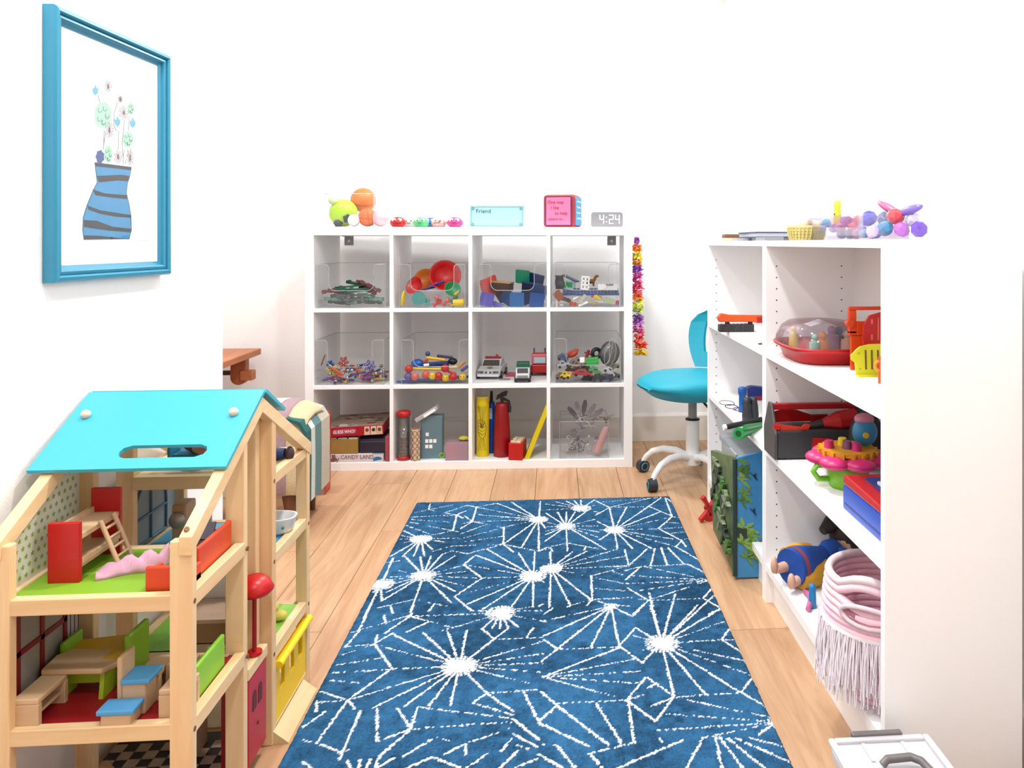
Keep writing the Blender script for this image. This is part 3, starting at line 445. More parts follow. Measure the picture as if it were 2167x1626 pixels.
p = kp(1062, 604, .08); t = kthing('wooden_box', 'small dark brown box with golden top in the tile bin', 'box', (p.x, .09, p.z), (0, 4, -14))
G().box((-.046, -.03, -.022), (.046, .03, .010)).ob('body', mat((70, 40, 30), .4), t, .002); G().box((-.048, -.032, .010), (.048, .032, .018)).ob('lid', mat((175, 140, 85), .4), t, .002)

B = kbin(0, 1173, 1311, 559, 'clear bin of small toy bricks below the clock')
def brick(u, v, d, s, m, label, rot=(0, 0, 0), studs=True, cat='toy brick', name='toy_brick'):
    p = kp(u, v, d); g = G().box((-s[0]/2, -s[1]/2, -s[2]/2), (s[0]/2, s[1]/2, s[2]/2))
    if studs:
        for i in range(max(1, int(s[0]/.016))):
            for j in range(max(1, int(s[1]/.016))):
                x = -s[0]/2+.008+i*.016; y = -s[1]/2+.008+j*.016
                g.cyl((x, y, s[2]/2), (x, y, s[2]/2+.003), .005, n=8)
    return kone(name, g, m, label, cat, (p.x, d, p.z), rot)
brick(1250, 618, .12, (.26, .13, .006), mat((60, 95, 165), .4), 'blue studded base plate lying across the brick bin', (8, 0, 0), name='base_plate')
brick(1286, 608, .07, (.09, .03, .026), mat((250, 250, 250), .4), 'white brick bus with grey stripe on the blue base plate')
brick(1290, 603, .055, (.034, .002, .010), GREY, 'grey strip on the side of the white brick bus', (0, 0, 0), False, name='bus_stripe')
t = kthing('toy_window', 'white toy window frame standing in the brick bin', 'toy window', tuple(kp(1238, 599, .08)), (0, 6, 15))
for x in (-.017, 0, .017): G().box((x-.003, -.004, -.028), (x+.003, .004, .028)).ob('upright', WHITE, t)
for z in (-.028, -.009, .009, .028): G().box((-.02, -.004, z-.003), (.02, .004, z+.003)).ob('bar', WHITE, t)
t = kthing('toy_house', 'small green and clear toy house with blue roof in the brick bin', 'toy house', tuple(kp(1204, 600, .09)), (0, 0, -15))
G().box((-.026, -.02, -.028), (.026, .02, .012)).ob('wall', clear((200, 230, 235), .2, .3), t); G().box((-.018, -.022, -.018), (.02, -.005, .006)).ob('panel', GREEN, t)
G().cbox((.008, 0, .024), (.075, .05, .006), (0, 24, 0)).ob('roof', mat((45, 65, 115), .4), t)
p = kp(1184, 598, .05); kone('toy_barrel', G().lathe([(0, -.03), (.017, -.03), (.021, 0), (.017, .026), (.021, .026), (.021, .032), (0, .032)], 16), DGREY, 'dark grey toy barrel at the left of the brick bin', 'toy barrel', (p.x, .06, p.z))
p = kp(1250, 597, .10); t = kthing('toy_horse', 'brown toy horse behind the white toy window', 'toy horse', (p.x, .12, p.z-.02), (0, 0, -20)); HB = mat((150, 95, 35), .5)
G().sph((0, 0, .022), (.022, .009, .011), 12, 8).cyl((.016, 0, .026), (.026, 0, .046), .007, .006).sph((.031, 0, .047), (.010, .005, .006), 10, 6).ob('body', HB, t)
for x in (-.014, .014):
    for y in (-.005, .005): G().cyl((x, y, 0), (x, y, .02), .003, .004, 6).ob('leg', HB, t)
for i, (u, v, s, m, c, r) in enumerate([(1182, 626, (.045, .008, .034), mat((165, 90, 60), .5), 'brown flat panel', (0, 50, 10)), (1196, 634, (.05, .02, .014), mat((90, 65, 60), .5), 'dark brown brick', (0, 20, 30)),
        (1222, 628, (.05, .012, .008), WHITE, 'thin white bar', (0, -30, 0)), (1232, 632, (.045, .022, .012), mat((215, 205, 180), .5), 'beige brick', (0, -48, 10)), (1234, 643, (.045, .02, .010), WHITE, 'white flat brick', (0, -25, 0)),
        (1213, 643, (.028, .02, .014), mat((235, 70, 40), .4), 'orange red brick', (0, 0, 10)), (1264, 630, (.03, .018, .014), YELLOW, 'yellow brick', (0, 25, 20)), (1262, 629, (.05, .016, .008), mat((215, 80, 80), .4), 'coral plate', (0, 8, 0)),
        (1256, 641, (.05, .006, .005), mat((250, 225, 90), .4), 'thin yellow bar', (0, 12, 0)), (1290, 637, (.05, .024, .022), mat((190, 205, 160), .4), 'pale green brick', (0, 15, 5)), (1307, 641, (.018, .014, .016), mat((225, 80, 170), .4), 'magenta brick', (0, 0, 0)), (1188, 645, (.016, .014, .010), WHITE, 'tiny white brick', (0, 10, 0))]):
    brick(u, v, .03+.02*(i % 3), s, m, c+' among loose bricks behind the bin front', r)
p = kp(1176, 636, .025); kone('brick_card', G().box((-.004, -.001, -.035), (.004, .001, .03)), mat((245, 225, 210), .5), 'narrow cream card at the left corner of the brick bin', 'card', (p.x+.004, .03, p.z))

# ------------------------------------------------------------------ middle row
B = kbin(1, 668, 812, 721, 'clear bin of magnetic rods and steel balls, left compartment of the middle row')
RODC = [((235, 110, 60), 'orange'), ((110, 80, 170), 'purple'), ((235, 205, 60), 'yellow'), ((190, 60, 90), 'crimson'), ((60, 80, 150), 'blue')]
steel = G().sph((0, 0, 0), .0075, 10, 7); rod = {}
for i in range(36):
    rgb, c = RODC[i % 5]; x = random.uniform(B[0]+.04, B[1]-.04); d = random.uniform(B[2]+.02, B[2]+.16); lay = i//10
    o = kone('magnet_rod', G().cyl((-.030, 0, 0), (.030, 0, 0), .0055, n=8).cyl((-.035, 0, 0), (.035, 0, 0), .004, n=8), mat(rgb, .35), c+' magnetic rod in the heap of rods and steel balls', 'toy rod', (x, d, B[4]+.007+lay*.016), (0, jit(20)*lay, random.random()*180), c+' rods in the magnet bin')
for i in range(24):
    x = random.uniform(B[0]+.01, B[1]-.01); d = random.uniform(B[2]+.008, B[2]+.15)
    kone('steel_ball', G().sph((0, 0, 0), .0085, 10, 7), CHROME, 'small shiny steel ball among the magnetic rods', 'ball', (x, d, B[4]+.010+(i % 4)*.016), group='steel balls in the magnet bin')
def rosette(u, v, m, label, r=.028):
    p = kp(u, v, .05); g = G()
    for k in range(6):
        a = k*math.pi/3; q = [(r*.3*math.cos(a), 0, r*.3*math.sin(a)), (r*.75*math.cos(a-.28), 0, r*.75*math.sin(a-.28)), (r*math.cos(a), 0, r*math.sin(a)), (r*.75*math.cos(a+.28), 0, r*.75*math.sin(a+.28))]
        g.tube(q, .0032, 6, True)
    g.tube([(r*.3*math.cos(t), 0, r*.3*math.sin(t)) for t in [k*.7 for k in range(9)]], .003, 6, True)
    kone('snowflake_connector', g, m, label, 'connector', (p.x, p.y, p.z), (jit(15), jit(20), jit(25)))
rosette(702, 784, mat((240, 225, 70), .4), 'yellow snowflake connector on the heap of rods'); rosette(727, 768, mat((185, 45, 45), .4), 'dark red snowflake connector on top of the rods'); rosette(699, 772, BLUE, 'blue snowflake connector behind the yellow one', .02)
rosette(782, 774, mat((80, 80, 165), .4), 'indigo snowflake connector at the right of the rods', .026); rosette(740, 781, mat((60, 90, 130), .4), 'steel blue snowflake connector in the middle of the rods', .018)
kone('magnet_rod', G().cyl((-.025, 0, 0), (.025, 0, 0), .003, n=8), mat((140, 70, 60), .4), 'brown rod standing at the left corner of the rods bin', 'toy rod', tuple(kp(684, 762, .06)), (0, -70, 0))

B = kbin(1, 850, 996, 720, 'clear bin of smiling balls and coloured rods, second compartment of the middle row')
for i in range(14):
    u = 862+i*9.6; p = kp(u, 806, .03); kone('blue_strip', G().box((-.05, -.008, -.003), (.05, .008, .003)), mat((70, 100, 185), .4), 'flat blue strip under the smiling balls', 'toy strip', (min(p.x, B[1]-.06)+.0, .05+.012*(i % 5), B[4]+.004+.007*(i//5)), (0, 0, jit(8)), 'blue strips in the smiling ball bin')
def face_ball(u, v, r, m, label, d=.03, rz=0, smile=True):
    p = kp(u, v, d); t = kthing('smiley_ball', label, 'toy ball', (p.x, p.y, p.z), (0, 0, rz)); G().sph((0, 0, 0), r, 16, 10).ob('ball_shell', m, t)
    if smile:
        for sx in (-1, 1): G().sph((sx*r*.35, -r*.86, r*.28), r*.13, 8, 6).ob('eye', BLACK, t)
        G().tube([(r*.5*math.cos(R(a)), -r*.93*math.sqrt(max(.05, 1-.25-.1)), r*.5*math.sin(R(a))) for a in range(200, 345, 20)], r*.07, 5).ob('mouth', BLACK, t)
for u, v, m, c in [(865, 781, RED, 'red ball at the left'), (864, 797, mat((100, 90, 170), .4), 'violet ball in the lower left'), (878, 797, mat((240, 120, 100), .4), 'salmon ball'), (901, 793, mat((235, 95, 70), .4), 'coral ball'), (928, 796, RED, 'red ball in the middle front'), (942, 780, RED, 'red ball on the yellow rod'), (959, 798, RED, 'red ball beside the smiling ones')]:
    face_ball(u, v, .0185, m, c+' of the smiling ball bin', .03, 0, False)
for u, v, c in [(915, 796, 'small yellow smiling ball in the middle'), (943, 800, 'yellow smiling ball right of the middle'), (979, 798, 'yellow smiling ball at the right end')]: face_ball(u, v, .0165, YELLOW, c+' of the bin', .028)
for (u0, v0, u1, v1, m, c, r) in [(866, 780, 940, 782, YELLOW, 'long yellow rod', .006), (938, 779, 968, 777, mat((250, 225, 120), .4), 'pale yellow rod', .006), (903, 757, 942, 762, mat((240, 190, 50), .4), 'golden rod on top', .007), (925, 753, 958, 757, mat((45, 40, 80), .4), 'navy rod on top', .006), (896, 766, 905, 762, mat((190, 75, 40), .4), 'rust rod', .007), (970, 778, 984, 765, mat((220, 160, 70), .4), 'amber rod at the right', .007), (976, 785, 990, 775, mat((90, 80, 150), .4), 'violet rod at the right', .007), (948, 786, 966, 792, mat((225, 80, 50), .4), 'orange red rod', .006), (897, 773, 908, 772, WHITE, 'short white rod', .006)]:
    a, b = kp(u0, v0, .045), kp(u1, v1, .045); kone('toy_rod', G().cyl((0, 0, 0), tuple(b-a), r, n=10), m, c+' in the smiling ball bin', 'toy rod', tuple(a))
p = kp(884, 770, .10); kone('toy_plate', G().sph((0, 0, 0), (.032, .02, .022), 16, 8), mat((30, 110, 210), .35), 'bright blue rounded toy shell in the smiling ball bin', 'toy shell', tuple(p))
p = kp(922, 770, .12); kone('toy_plate', G().box((-.06, -.03, -.012), (.06, .03, .006)), mat((20, 70, 150), .4), 'deep blue toy plate beneath the golden rod', 'toy plate', tuple(p), (0, -3, 8), bevel=.004)
p = kp(958, 765, .09); kone('toy_shell', G().sph((0, 0, 0), (.022, .02, .016), 14, 8), BLACK, 'black rounded toy shell in the smiling ball bin', 'toy shell', tuple(p))
p = kp(905, 749, .07); kone('toy_maraca', G().sph((0, 0, 0), .0115, 12, 8).cyl((0, 0, -.02), (0, 0, 0), .004), mat((70, 90, 140), .4), 'blue grey knob topping the heap of rods and balls', 'toy knob', tuple(p))

# toy vehicles in the third compartment
zf = cz(1)
def wheels(t, L, W, r, m=BLACK):
    for x in (-W/2, W/2):
        for y in (L*.2, L*.8):
            wh = G().cyl((x-.006, y, r), (x+.006, y, r), r, n=14).ob('wheel', m, t); G().cyl((x-.007, y, r), (x+.007, y, r), r*.5, n=10).ob('hubcap', GREY, wh)
a = kz(1033, 804, zf); t = kthing('toy_police_car', 'silver white toy police car with a red roof light bar', 'toy car', (a.x, a.y, zf), (0, 0, -5)); W, L = .108, .20; SIL = mat((225, 225, 228), .3)
G().prism([(0, .016), (L, .016), (L, .05), (L*.80, .052), (L*.36, .052), (.02, .044), (0, .034)], -W/2, W/2, 'yz').ob('body', SIL, t, .004)
G().prism([(L*.32, .05), (L*.48, .082), (L*.78, .082), (L*.92, .05)], -W*.42, W*.42, 'yz').ob('cabin', SIL, t, .003)
G().add([(-W*.37, L*.335, .055), (W*.37, L*.335, .055), (W*.34, L*.455, .078), (-W*.34, L*.455, .078)], [(0, 1, 2, 3)]).at((0, -.0015, .001)).add([(-W*.37, L*.335, .055), (W*.37, L*.335, .055), (W*.34, L*.455, .078), (-W*.34, L*.455, .078)], [(0, 1, 2, 3)]).ob('windscreen', mat((90, 85, 80), .2), t)
G().box((-W*.47, -.006, .014), (W*.47, .004, .026)).ob('bumper', mat((240, 240, 245), .3), t, .002)
for x in (-W*.33, W*.33): G().box((x-.014, -.003, .030), (x+.014, .002, .040)).ob('headlight', mat((120, 120, 125), .3), t)
for x in (-.03, -.01, .01, .03): G().cyl((x, -.004, .034), (x, .002, .034), .005, n=8).ob('lamp', mat((90, 90, 90), .3), t)
G().cyl((0, L*.2, .0495), (0, L*.2, .053), .013, n=6).ob('badge', mat((190, 150, 70), .3), t)
lb = G().box((-W*.34, L*.55, .082), (W*.34, L*.63, .092)).ob('light_bar', mat((175, 40, 50), .35), t, .002); G().cyl((.018, L*.6, .09), (.018, L*.6, .102), .01, .003, 10).ob('beacon', RED, lb)
wheels(t, L, W, .017)
a = kz(1105.5, 811, zf); t = kthing('toy_pickup', 'small white toy truck with a green load bed', 'toy truck', (a.x, a.y+.003, zf), (0, 0, 2)); W, L = .062, .12
G().prism([(0, .012), (L*.5, .012), (L*.5, .062), (L*.24, .062), (L*.14, .042), (0, .038)], -W/2, W/2, 'yz').ob('cab', mat((245, 245, 245), .35), t, .003)
G().prism([(L*.13, .042), (L*.235, .0605), (L*.225, .062), (L*.12, .044)], -W*.40, W*.40, 'yz').ob('windscreen', mat((70, 70, 75), .2), t)
G().box((-W*.48, L*.5, .012), (W*.48, L, .082)).ob('load_bed', mat((25, 105, 75), .4), t, .003); G().box((-W*.5, -.004, .010), (W*.5, .004, .022)).ob('bumper', BLACK, t, .001); G().box((-W*.4, -.002, .024), (W*.4, .002, .034)).ob('grille', mat((150, 150, 150), .4), t)
wheels(t, L, W, .013)
a = kz(1142, 797, zf); t = kthing('toy_fire_truck', 'red toy fire truck with pale cab and two ladder posts', 'toy truck', (a.x, a.y, zf), (0, 0, 3)); W, L = .076, .15
G().box((-W/2, 0, .018), (W/2, L, .055)).ob('chassis', RED, t, .004); G().box((-W*.5, .012, .055), (W*.5, .07, .105)).ob('cab', mat((235, 120, 130), .4), t, .006)
G().box((-W*.36, .009, .062), (W*.36, .013, .09)).ob('window', mat((205, 235, 245), .2), t); G().box((-W*.42, .07, .055), (W*.42, L, .085)).ob('tank', RED, t, .004)
for x in (-.026, .026): G().box((x-.004, .02, .105), (x+.004, .03, .132)).ob('ladder_post', mat((120, 90, 95), .4), t)
G().box((-W*.42, .016, .102), (W*.42, .04, .110)).ob('ladder', RED, t, .002); wheels(t, L, W, .018)
a = kz(1068, 804, zf); kone('toy_plate', G().prism([(0.012*math.cos(q*.5)*2.1, .012*math.sin(q*.5)*1.2) for q in range(13)], 0, .005), mat((165, 155, 160), .4), 'flat grey oval plate beside the police car', 'toy plate', (a.x, a.y, zf))
a = kz(1081, 797, zf); t = kthing('toy_ramp', 'flat pink toy ramp pieces between the toy cars', 'toy ramp', (a.x, a.y, zf)); PK2 = mat((215, 95, 110), .45)
G().box((-.026, -.012, 0), (.024, .012, .008)).ob('lower_board', PK2, t); G().box((-.02, .002, .011), (.024, .02, .018)).box((-.02, .014, .0), (-.012, .02, .012)).ob('upper_board', PK2, t)

B = kbin(1, 1175, 1313, 717, 'clear bin crowded with toy cars, right compartment of the middle row')
def small_car(u, v, d, m, label, L=.07, W=.034, rot=(0, 0, 0), name='toy_car'):
    p = kp(u, v, d); t = kthing(name, label, 'toy car', (p.x, p.y, p.z-.012), rot)
    G().prism([(-L/2, .005), (L/2, .005), (L/2, .016), (L*.25, .018), (L*.12, .030), (-L*.22, .030), (-L*.34, .019), (-L/2, .016)], -W/2, W/2, 'xz').ob('body', m, t, .002)
    G().box((-L*.16, -W*.505, .0195), (L*.08, W*.505, .027)).ob('window', DGREY, t)
    for x in (-L*.3, L*.3):
        for y in (-W/2, W/2): G().cyl((x, y-.003, .006), (x, y+.003, .006), .0065, n=10).ob('wheel', BLACK, t)
small_car(1232, 790, .04, mat((205, 50, 65), .4), 'red toy car at the bottom front of the car bin', .095, .05, (0, 4, 0))
small_car(1198, 795, .03, YELLOW, 'yellow toy car in the lower left of the car bin', .05, .03, (0, 0, -20)); small_car(1258, 786, .04, mat((70, 170, 100), .4), 'green toy jeep right of the red car', .062, .034, (0, 16, 0))
small_car(1286, 785, .04, mat((215, 218, 222), .3), 'white toy car sliding down at the right of the bin', .06, .032, (0, 35, 0)); small_car(1192, 772, .07, mat((200, 210, 225), .3), 'silver blue toy car at the left of the car bin', .06, .034, (0, -8, 10))
small_car(1190, 757, .10, mat((70, 110, 165), .3), 'steel blue toy car on top at the left of the bin', .05, .03, (10, 15, 0)); small_car(1221, 765, .08, mat((170, 150, 140), .35), 'tan toy car standing on end in the car bin', .06, .032, (0, -55, 10))
small_car(1282, 800, .05, mat((70, 70, 110), .35), 'dark indigo toy car in the lower right corner', .07, .034, (0, -6, 0)); small_car(1302, 776, .07, mat((110, 135, 110), .35), 'grey green toy car under the dark shell', .05, .03, (0, -25, 0)); small_car(1187, 797, .05, mat((160, 100, 60), .4), 'brown toy car behind the yellow one', .05, .03)
for k, (u, v, d, c, lb) in enumerate([(1268, 798, .04, (48, 46, 54), 'black toy car in front at the right of the bin'), (1246, 800, .10, (60, 66, 90), 'slate toy car low in the middle of the bin'), (1212, 781, .11, (120, 40, 44), 'maroon toy car behind the red car'), (1228, 773, .05, (150, 130, 118), 'taupe toy car above the red car'), (1300, 796, .08, (92, 96, 100), 'graphite toy car in the far right corner'), (1240, 781, .12, (72, 100, 64), 'olive toy car in the heap of cars')]):
    small_car(u, v, d, mat(c, .35), lb, .06, .032, (jit(10), jit(25), jit(40)))
p = kp(1253, 765, .06); kone('toy_container', G().box((-.03, -.02, -.018), (.03, .02, .018)).box((-.027, -.021, -.002), (.027, .021, .002)), mat((70, 185, 85), .35), 'bright green toy container on the heap of cars', 'toy container', tuple(p), (0, -4, 0), bevel=.002)
p = kp(1232, 764, .055); kone('white_toy_box', G().box((-.011, -.008, -.016), (.011, .008, .016)), WHITE, 'small white box left of the green container', 'toy block', tuple(p), (0, -3, 0), bevel=.001)
p = kp(1212, 750, .09); g = G().sph((0, 0, 0), (.026, .012, .014), 12, 8).cyl((.018, 0, .004), (.034, 0, .010), .008, .004)
for k in range(6): g.cyl((-.02+k*.009, 0, .010), (-.022+k*.009, 0, .022), .005, .001, 6)
kone('toy_dinosaur', g, mat((205, 70, 35), .45), 'orange red spiny toy dinosaur on top of the cars', 'toy dinosaur', tuple(p), (0, -25, 0))
p = kp(1290, 748, .08); t = kthing('toy_shell', 'dark grey clear dome shell leaning on the heap of cars', 'toy dome', tuple(p), (0, 12, 0)); G().sph((0, 0, 0), (.046, .03, .058), 22, 14).ob('dome', clear((110, 112, 110), .25, .55), t)
for a in (-.5, .1, .6): G().tube([(.047*math.sin(a)*math.sin(q*.2), -.031*math.cos(a)*math.sin(q*.2), .059*math.cos(q*.2)) for q in range(16)], .0018, 5).ob('rib', mat((190, 192, 190), .3), t)
p = kp(1262, 748, .10); kone('rubber_tyre_toy', G().tube([(.02*math.cos(k*.45), 0, .02*math.sin(k*.45)) for k in range(14)], .009, 8, True), BLACK, 'black toy tyre behind the green container', 'toy tyre', tuple(p), (0, 0, 20))
p = kp(1243, 750, .11); kone('toy_figure', G().sph((0, 0, .014), .008, 10, 8).cyl((0, 0, -.014), (0, 0, .01), .008, .006).cyl((-.016, 0, .004), (.016, 0, .004), .004), mat((180, 45, 60), .45), 'crimson toy figure at the back of the car bin', 'toy figure', tuple(p), (0, 20, 0))

# ------------------------------------------------------------------ bottom row
zf = cz(2)
def kbox(name, u0, u1, v0, v1, d, dep, m, label, cat, rot=(0, 0, 0), bevel=.002, z=None, part='body'):
    a, b = kp(u0, v1, d), kp(u1, v0, d); z0 = a.z if z is None else z
    t = kthing(name, label, cat, (a.x, d, z0), rot); G().box((0, 0, 0), (b.x-a.x, dep, b.z-z0)).ob(part, m, t, bevel); return t, b.x-a.x, b.z-z0
BOXW = mat((246, 236, 236), .5)
t, W, H = kbox('board_game', 691, 811, 961, 981, .006, .27, BOXW, 'white candy board game box at the bottom of the game stack', 'board game', z=zf)
text('lettering', 'CANDY LAND', .026, mat((140, 110, 125), .5), t, (.062, -.0006, H*.42), (90, 0, 0), sx=.86); G().prism([(W-.045, .004)]+[(W-.025+.02*math.cos(k*.4), .012+.012*math.sin(k*.4)) for k in range(0, 8)], -.0008, .0006, 'xz').ob('blue_spot', mat((40, 130, 190), .5), t)
G().box((W*.8, .0, H), (W, .27, H+.0006)).ob('blue_corner', mat((120, 170, 200), .5), t)
g = G()
for x, z, r in ((.03, .012, .010), (.022, .010, .007), (.040, .013, .008), (.031, .024, .009), (.026, .032, .004), (.035, .032, .004)): g.cyl((x, -.0008, z), (x, .0006, z), r, n=12)
g.ob('gingerbread_print', mat((170, 120, 110), .5), t); g = G()
for x, z in ((.012, .02), (.05, .01)): g.cbox((x, 0, z), (.003, .0016, .022), (0, 30, 0))
g.ob('stick_print', mat((120, 85, 95), .5), t)
zz = zf+H+.001
t, W, H2 = kbox('tic_tac_toe_game', 690, 757, 930, 960, .012, .14, mat((176, 140, 70), .5), 'small olive wooden game box with crossed white tiles on top', 'board game', z=zz)
for r in range(2):
    for c in range(3):
        tl = G().box((.004+c*W/3, .006+r*.062, H2), ((c+1)*W/3-.003, .062+r*.062, H2+.006)).ob('tile', mat((240, 238, 232), .5), t, .001)
        x0 = .004+c*W/3; y0 = .006+r*.062; cxx, cyy = x0+(W/3-.007)/2, y0+.028
        for a in (40, -40): G().cbox((cxx, cyy, H2+.0064), (.052, .007, .0008), (0, 0, a)).ob('cross_stroke', mat((70, 70, 72), .5), tl)
t, W, H3 = kbox('game_tray', 759, 820, 932, 960, .02, .22, mat((48, 46, 62), .4), 'dark navy plastic game tray under the red game box', 'game tray', z=zz, bevel=.008)
G().box((.006, .004, H3), (W-.006, .2, H3+.003)).ob('lid', mat((84, 76, 110), .4), t)
t, W, H4 = kbox('board_game', 690, 810, 905, 928, .004, .26, mat((190, 22, 40), .4), 'red board game box with white title lettering on top of the stack', 'board game', (0, -2.0, 4), z=zz+max(H2, H3)+.010)
lg = G().prism(rrect(.028, H4*.24, .132, H4*.80, .012), -.0012, .0004, 'xz').ob('logo_plate', mat((196, 84, 104), .45), t); text('lettering', 'GUESS WHO?', .0195, mat((255, 252, 250), .5, k=1.0), t, (.031, -.0016, H4*.36), (90, 0, 0), sx=.80)
for k, (x, c) in enumerate(((.178, (245, 215, 190)), (.206, (245, 225, 200)), (.232, (240, 205, 175)))):
    cp = G().prism([(x-.013, .002), (x+.013, .002), (x+.011, H4-.004), (x-.011, H4-.004)], -.0012, .0004, 'xz').ob('card_print', mat(c, .5), t); G().cyl((x, -.0018, H4*.55), (x, .0004, H4*.55), .008, n=12).ob('face_print', mat([(150, 60, 30), (60, 45, 45), (130, 75, 40)][k], .5), cp)
G().box((.002, .002, H4), (W-.002, .258, H4+.0012)).ob('lid_print', mat((172, 150, 130), .5), t)
for i in range(22):
    x, y = .02+random.random()*(W-.05), .01+random.random()*.23; G().cbox((x, y, H4+.0015), (.03+jit(.01), .02+jit(.008), .0008), (0, 0, jit(60))).ob('lid_patch', mat(random.choice([(120, 95, 80), (205, 190, 172), (150, 70, 60), (95, 80, 70), (200, 205, 215)]), .5), t)
G().cyl((.07, .03, H4+.0014), (.07, .03, H4+.0022), .02, n=20).ob('lid_medallion', mat((225, 205, 190), .5), t)
t, W, H = kbox('card_box', 815, 824, 924, 979, .01, .09, mat((185, 85, 95), .5), 'narrow dusty red card box beside the game stack', 'box', z=zf)

a = kz(853, 974, zf); t = kthing('bead_tube', 'clear tube of beads with a red lid and red base', 'toy tube', (a.x, max(a.y, .03)+.012, zf))
G().lathe([(0, .0), (.030, 0), (.030, .014), (.027, .016), (0, .016)], 22).ob('base', RED, t); G().lathe([(0, .192), (.026, .194), (.031, .199), (.031, .214), (.026, .220), (0, .221)], 22).ob('lid', RED, t); G().lathe([(.0265, .016), (.0265, .194), (.025, .194), (.025, .016)], 22).ob('tube', clear((230, 225, 220), .15, .08), t)
for k in range(5): G().lathe([(0, .034+k*.034), (.0245, .034+k*.034), (.0245, .037+k*.034), (0, .037+k*.034)], 20).ob('divider_disc', mat((215, 190, 140), .4), t)
for k in range(26):
    r = .016*math.sqrt(random.random()); q = random.random()*6.3; lv = k % 5; G().sph((r*math.cos(q), r*math.sin(q), .024+lv*.034+.007*(k % 2)), .0068, 8, 6).ob('bead', [YELLOW, RED, GREEN, PURPLE, BLUE][lv], t)
a = kz(879, 976, zf); t = kthing('patterned_tube', 'cream kaleidoscope tube with brown ring pattern next to the bead tube', 'toy tube', (a.x, max(a.y, .02)+.004, zf)); G().cyl((0, 0, 0), (0, 0, .142), .0195, n=22).ob('tube', mat((240, 212, 175), .5), t); G().cyl((0, 0, .142), (0, 0, .146), .017, n=20).ob('end_cap', mat((170, 120, 110), .5), t)
for z in range(5):
    for q in (-150, -90, -30, 30, 90, 150):
        pts = [((.0200)*math.cos(R(q)+.48*math.cos(k*.785)), (.0200)*math.sin(R(q)+.48*math.cos(k*.785)), .016+z*.027+.0115*math.sin(k*.785)) for k in range(8)]; G().tube(pts, .0012, 5, True).ob('ring_print', mat((120, 75, 90), .5), t)
t, W, H = kbox('craft_box', 890, 936, 880, 966, .05, .05, clear((120, 165, 180), .15, .55), 'tall translucent blue box with a raised clear lid', 'box', z=zf)
for x, z in ((.030, .11), (.028, .08), (.046, .08), (.064, .08), (.028, .055), (.046, .055)): G().box((x-.007, -.001, z-.008), (x+.007, .001, z+.008)).ob('white_sticker', WHITE, t)
G().cbox((.03, .0, H+.012), (.115, .052, .020), (0, -32, 0)).ob('lid', clear((228, 228, 232), .2, .55), t, .004); G().cbox((.045, -.027, H+.018), (.06, .002, .012), (0, -32, 0)).ob('label', WHITE, t); G().tube([(.012+.02*math.cos(k*.4), .01, H-.02+.012*math.sin(k*.4)) for k in range(10)], .004, 6).ob('green_cord', mat((120, 210, 150), .5), t)
a = kz(935, 971, zf); kone('foam_tube', G().lathe([(.013, 0), (.013, .10), (.007, .10), (.007, 0), (.013, 0)], 18), mat((150, 220, 80), .5), 'lime green foam tube lying with its end to the front', 'tube', (a.x, a.y+.002, zf+.0135), (-82, 0, 22))
t, W, H = kbox('small_bin', 942, 991, 937, 972, .01, .08, clear((225, 190, 205), .12, .42), 'small clear box with pink and blue contents', 'box', z=zf)
G().box((.004, .004, .003), (W*.5, .07, H*.8)).ob('pink_block', mat((230, 150, 175), .5), t); G().box((W*.52, .004, .003), (W-.004, .07, H*.92)).ob('blue_block', mat((120, 140, 205), .5), t)
a = kp(981, 931, .05); kone('toy_turtle', G().sph((0, 0, 0), (.024, .02, .010), 14, 8).sph((.020, -.008, 0), .006, 8, 6), mat((215, 205, 70), .5), 'yellow toy turtle resting on the small pink and blue box', 'toy turtle', (a.x, .05, zf+H+.010))

a = kz(1020, 968, zf); t = kthing('pick_up_sticks_can', 'yellow can with a drawn hand holding sticks', 'toy can', (a.x, max(.034, a.y+.03), zf)); G().cyl((0, 0, 0), (0, 0, .268), .0295, n=28).ob('can', mat((250, 222, 20), .4), t); G().cyl((0, 0, .268), (0, 0, .273), .0285, n=28).ob('lid', mat((250, 235, 130), .4), t)
def curved(pts, r, w, m, name, par):       # flat print following the can: (angle offset mm, height) points as a tube
    G().tube([((r)*math.sin(x/r), -(r)*math.cos(x/r), z) for x, z in pts], w, 5).ob(name, m, par)
INK = mat((40, 30, 30), .5)
for x0, x1 in ((-.022, -.006), (-.014, -.004), (-.006, -.002), (.002, .001), (.010, .003), (.018, .006), (-.018, .0)): curved([(x1, .135), (x0, .232)], .0297, .0008, INK, 'stick_print', t)
for x0 in (-.014, -.007, 0, .007, .013): curved([(x0*.6, .085), (x0*1.4, .028)], .0297, .0008, INK, 'stick_print', t)
hd = G().add([((.0299)*math.sin(x/.0295), -(.0299)*math.cos(x/.0295), z) for x, z in ((-.020, .165), (-.006, .172), (.012, .160), (.020, .13), (.016, .10), (.006, .085), (-.008, .09), (-.019, .11))], [(0, 1, 2, 3, 4, 5, 6, 7)]).ob('hand_print', mat((235, 180, 150), .5), t)
for z in (.15, .135, .12, .105): curved([(-.014, z+.008), (0, z-.004), (.014, z+.004)], .0301, .0011, INK, 'finger_line', t)
curved([(-.020, .165), (-.006, .172), (.012, .160), (.020, .13), (.016, .10), (.006, .085), (-.008, .09), (-.019, .11), (-.020, .165)], .0301, .001, INK, 'hand_outline', t)
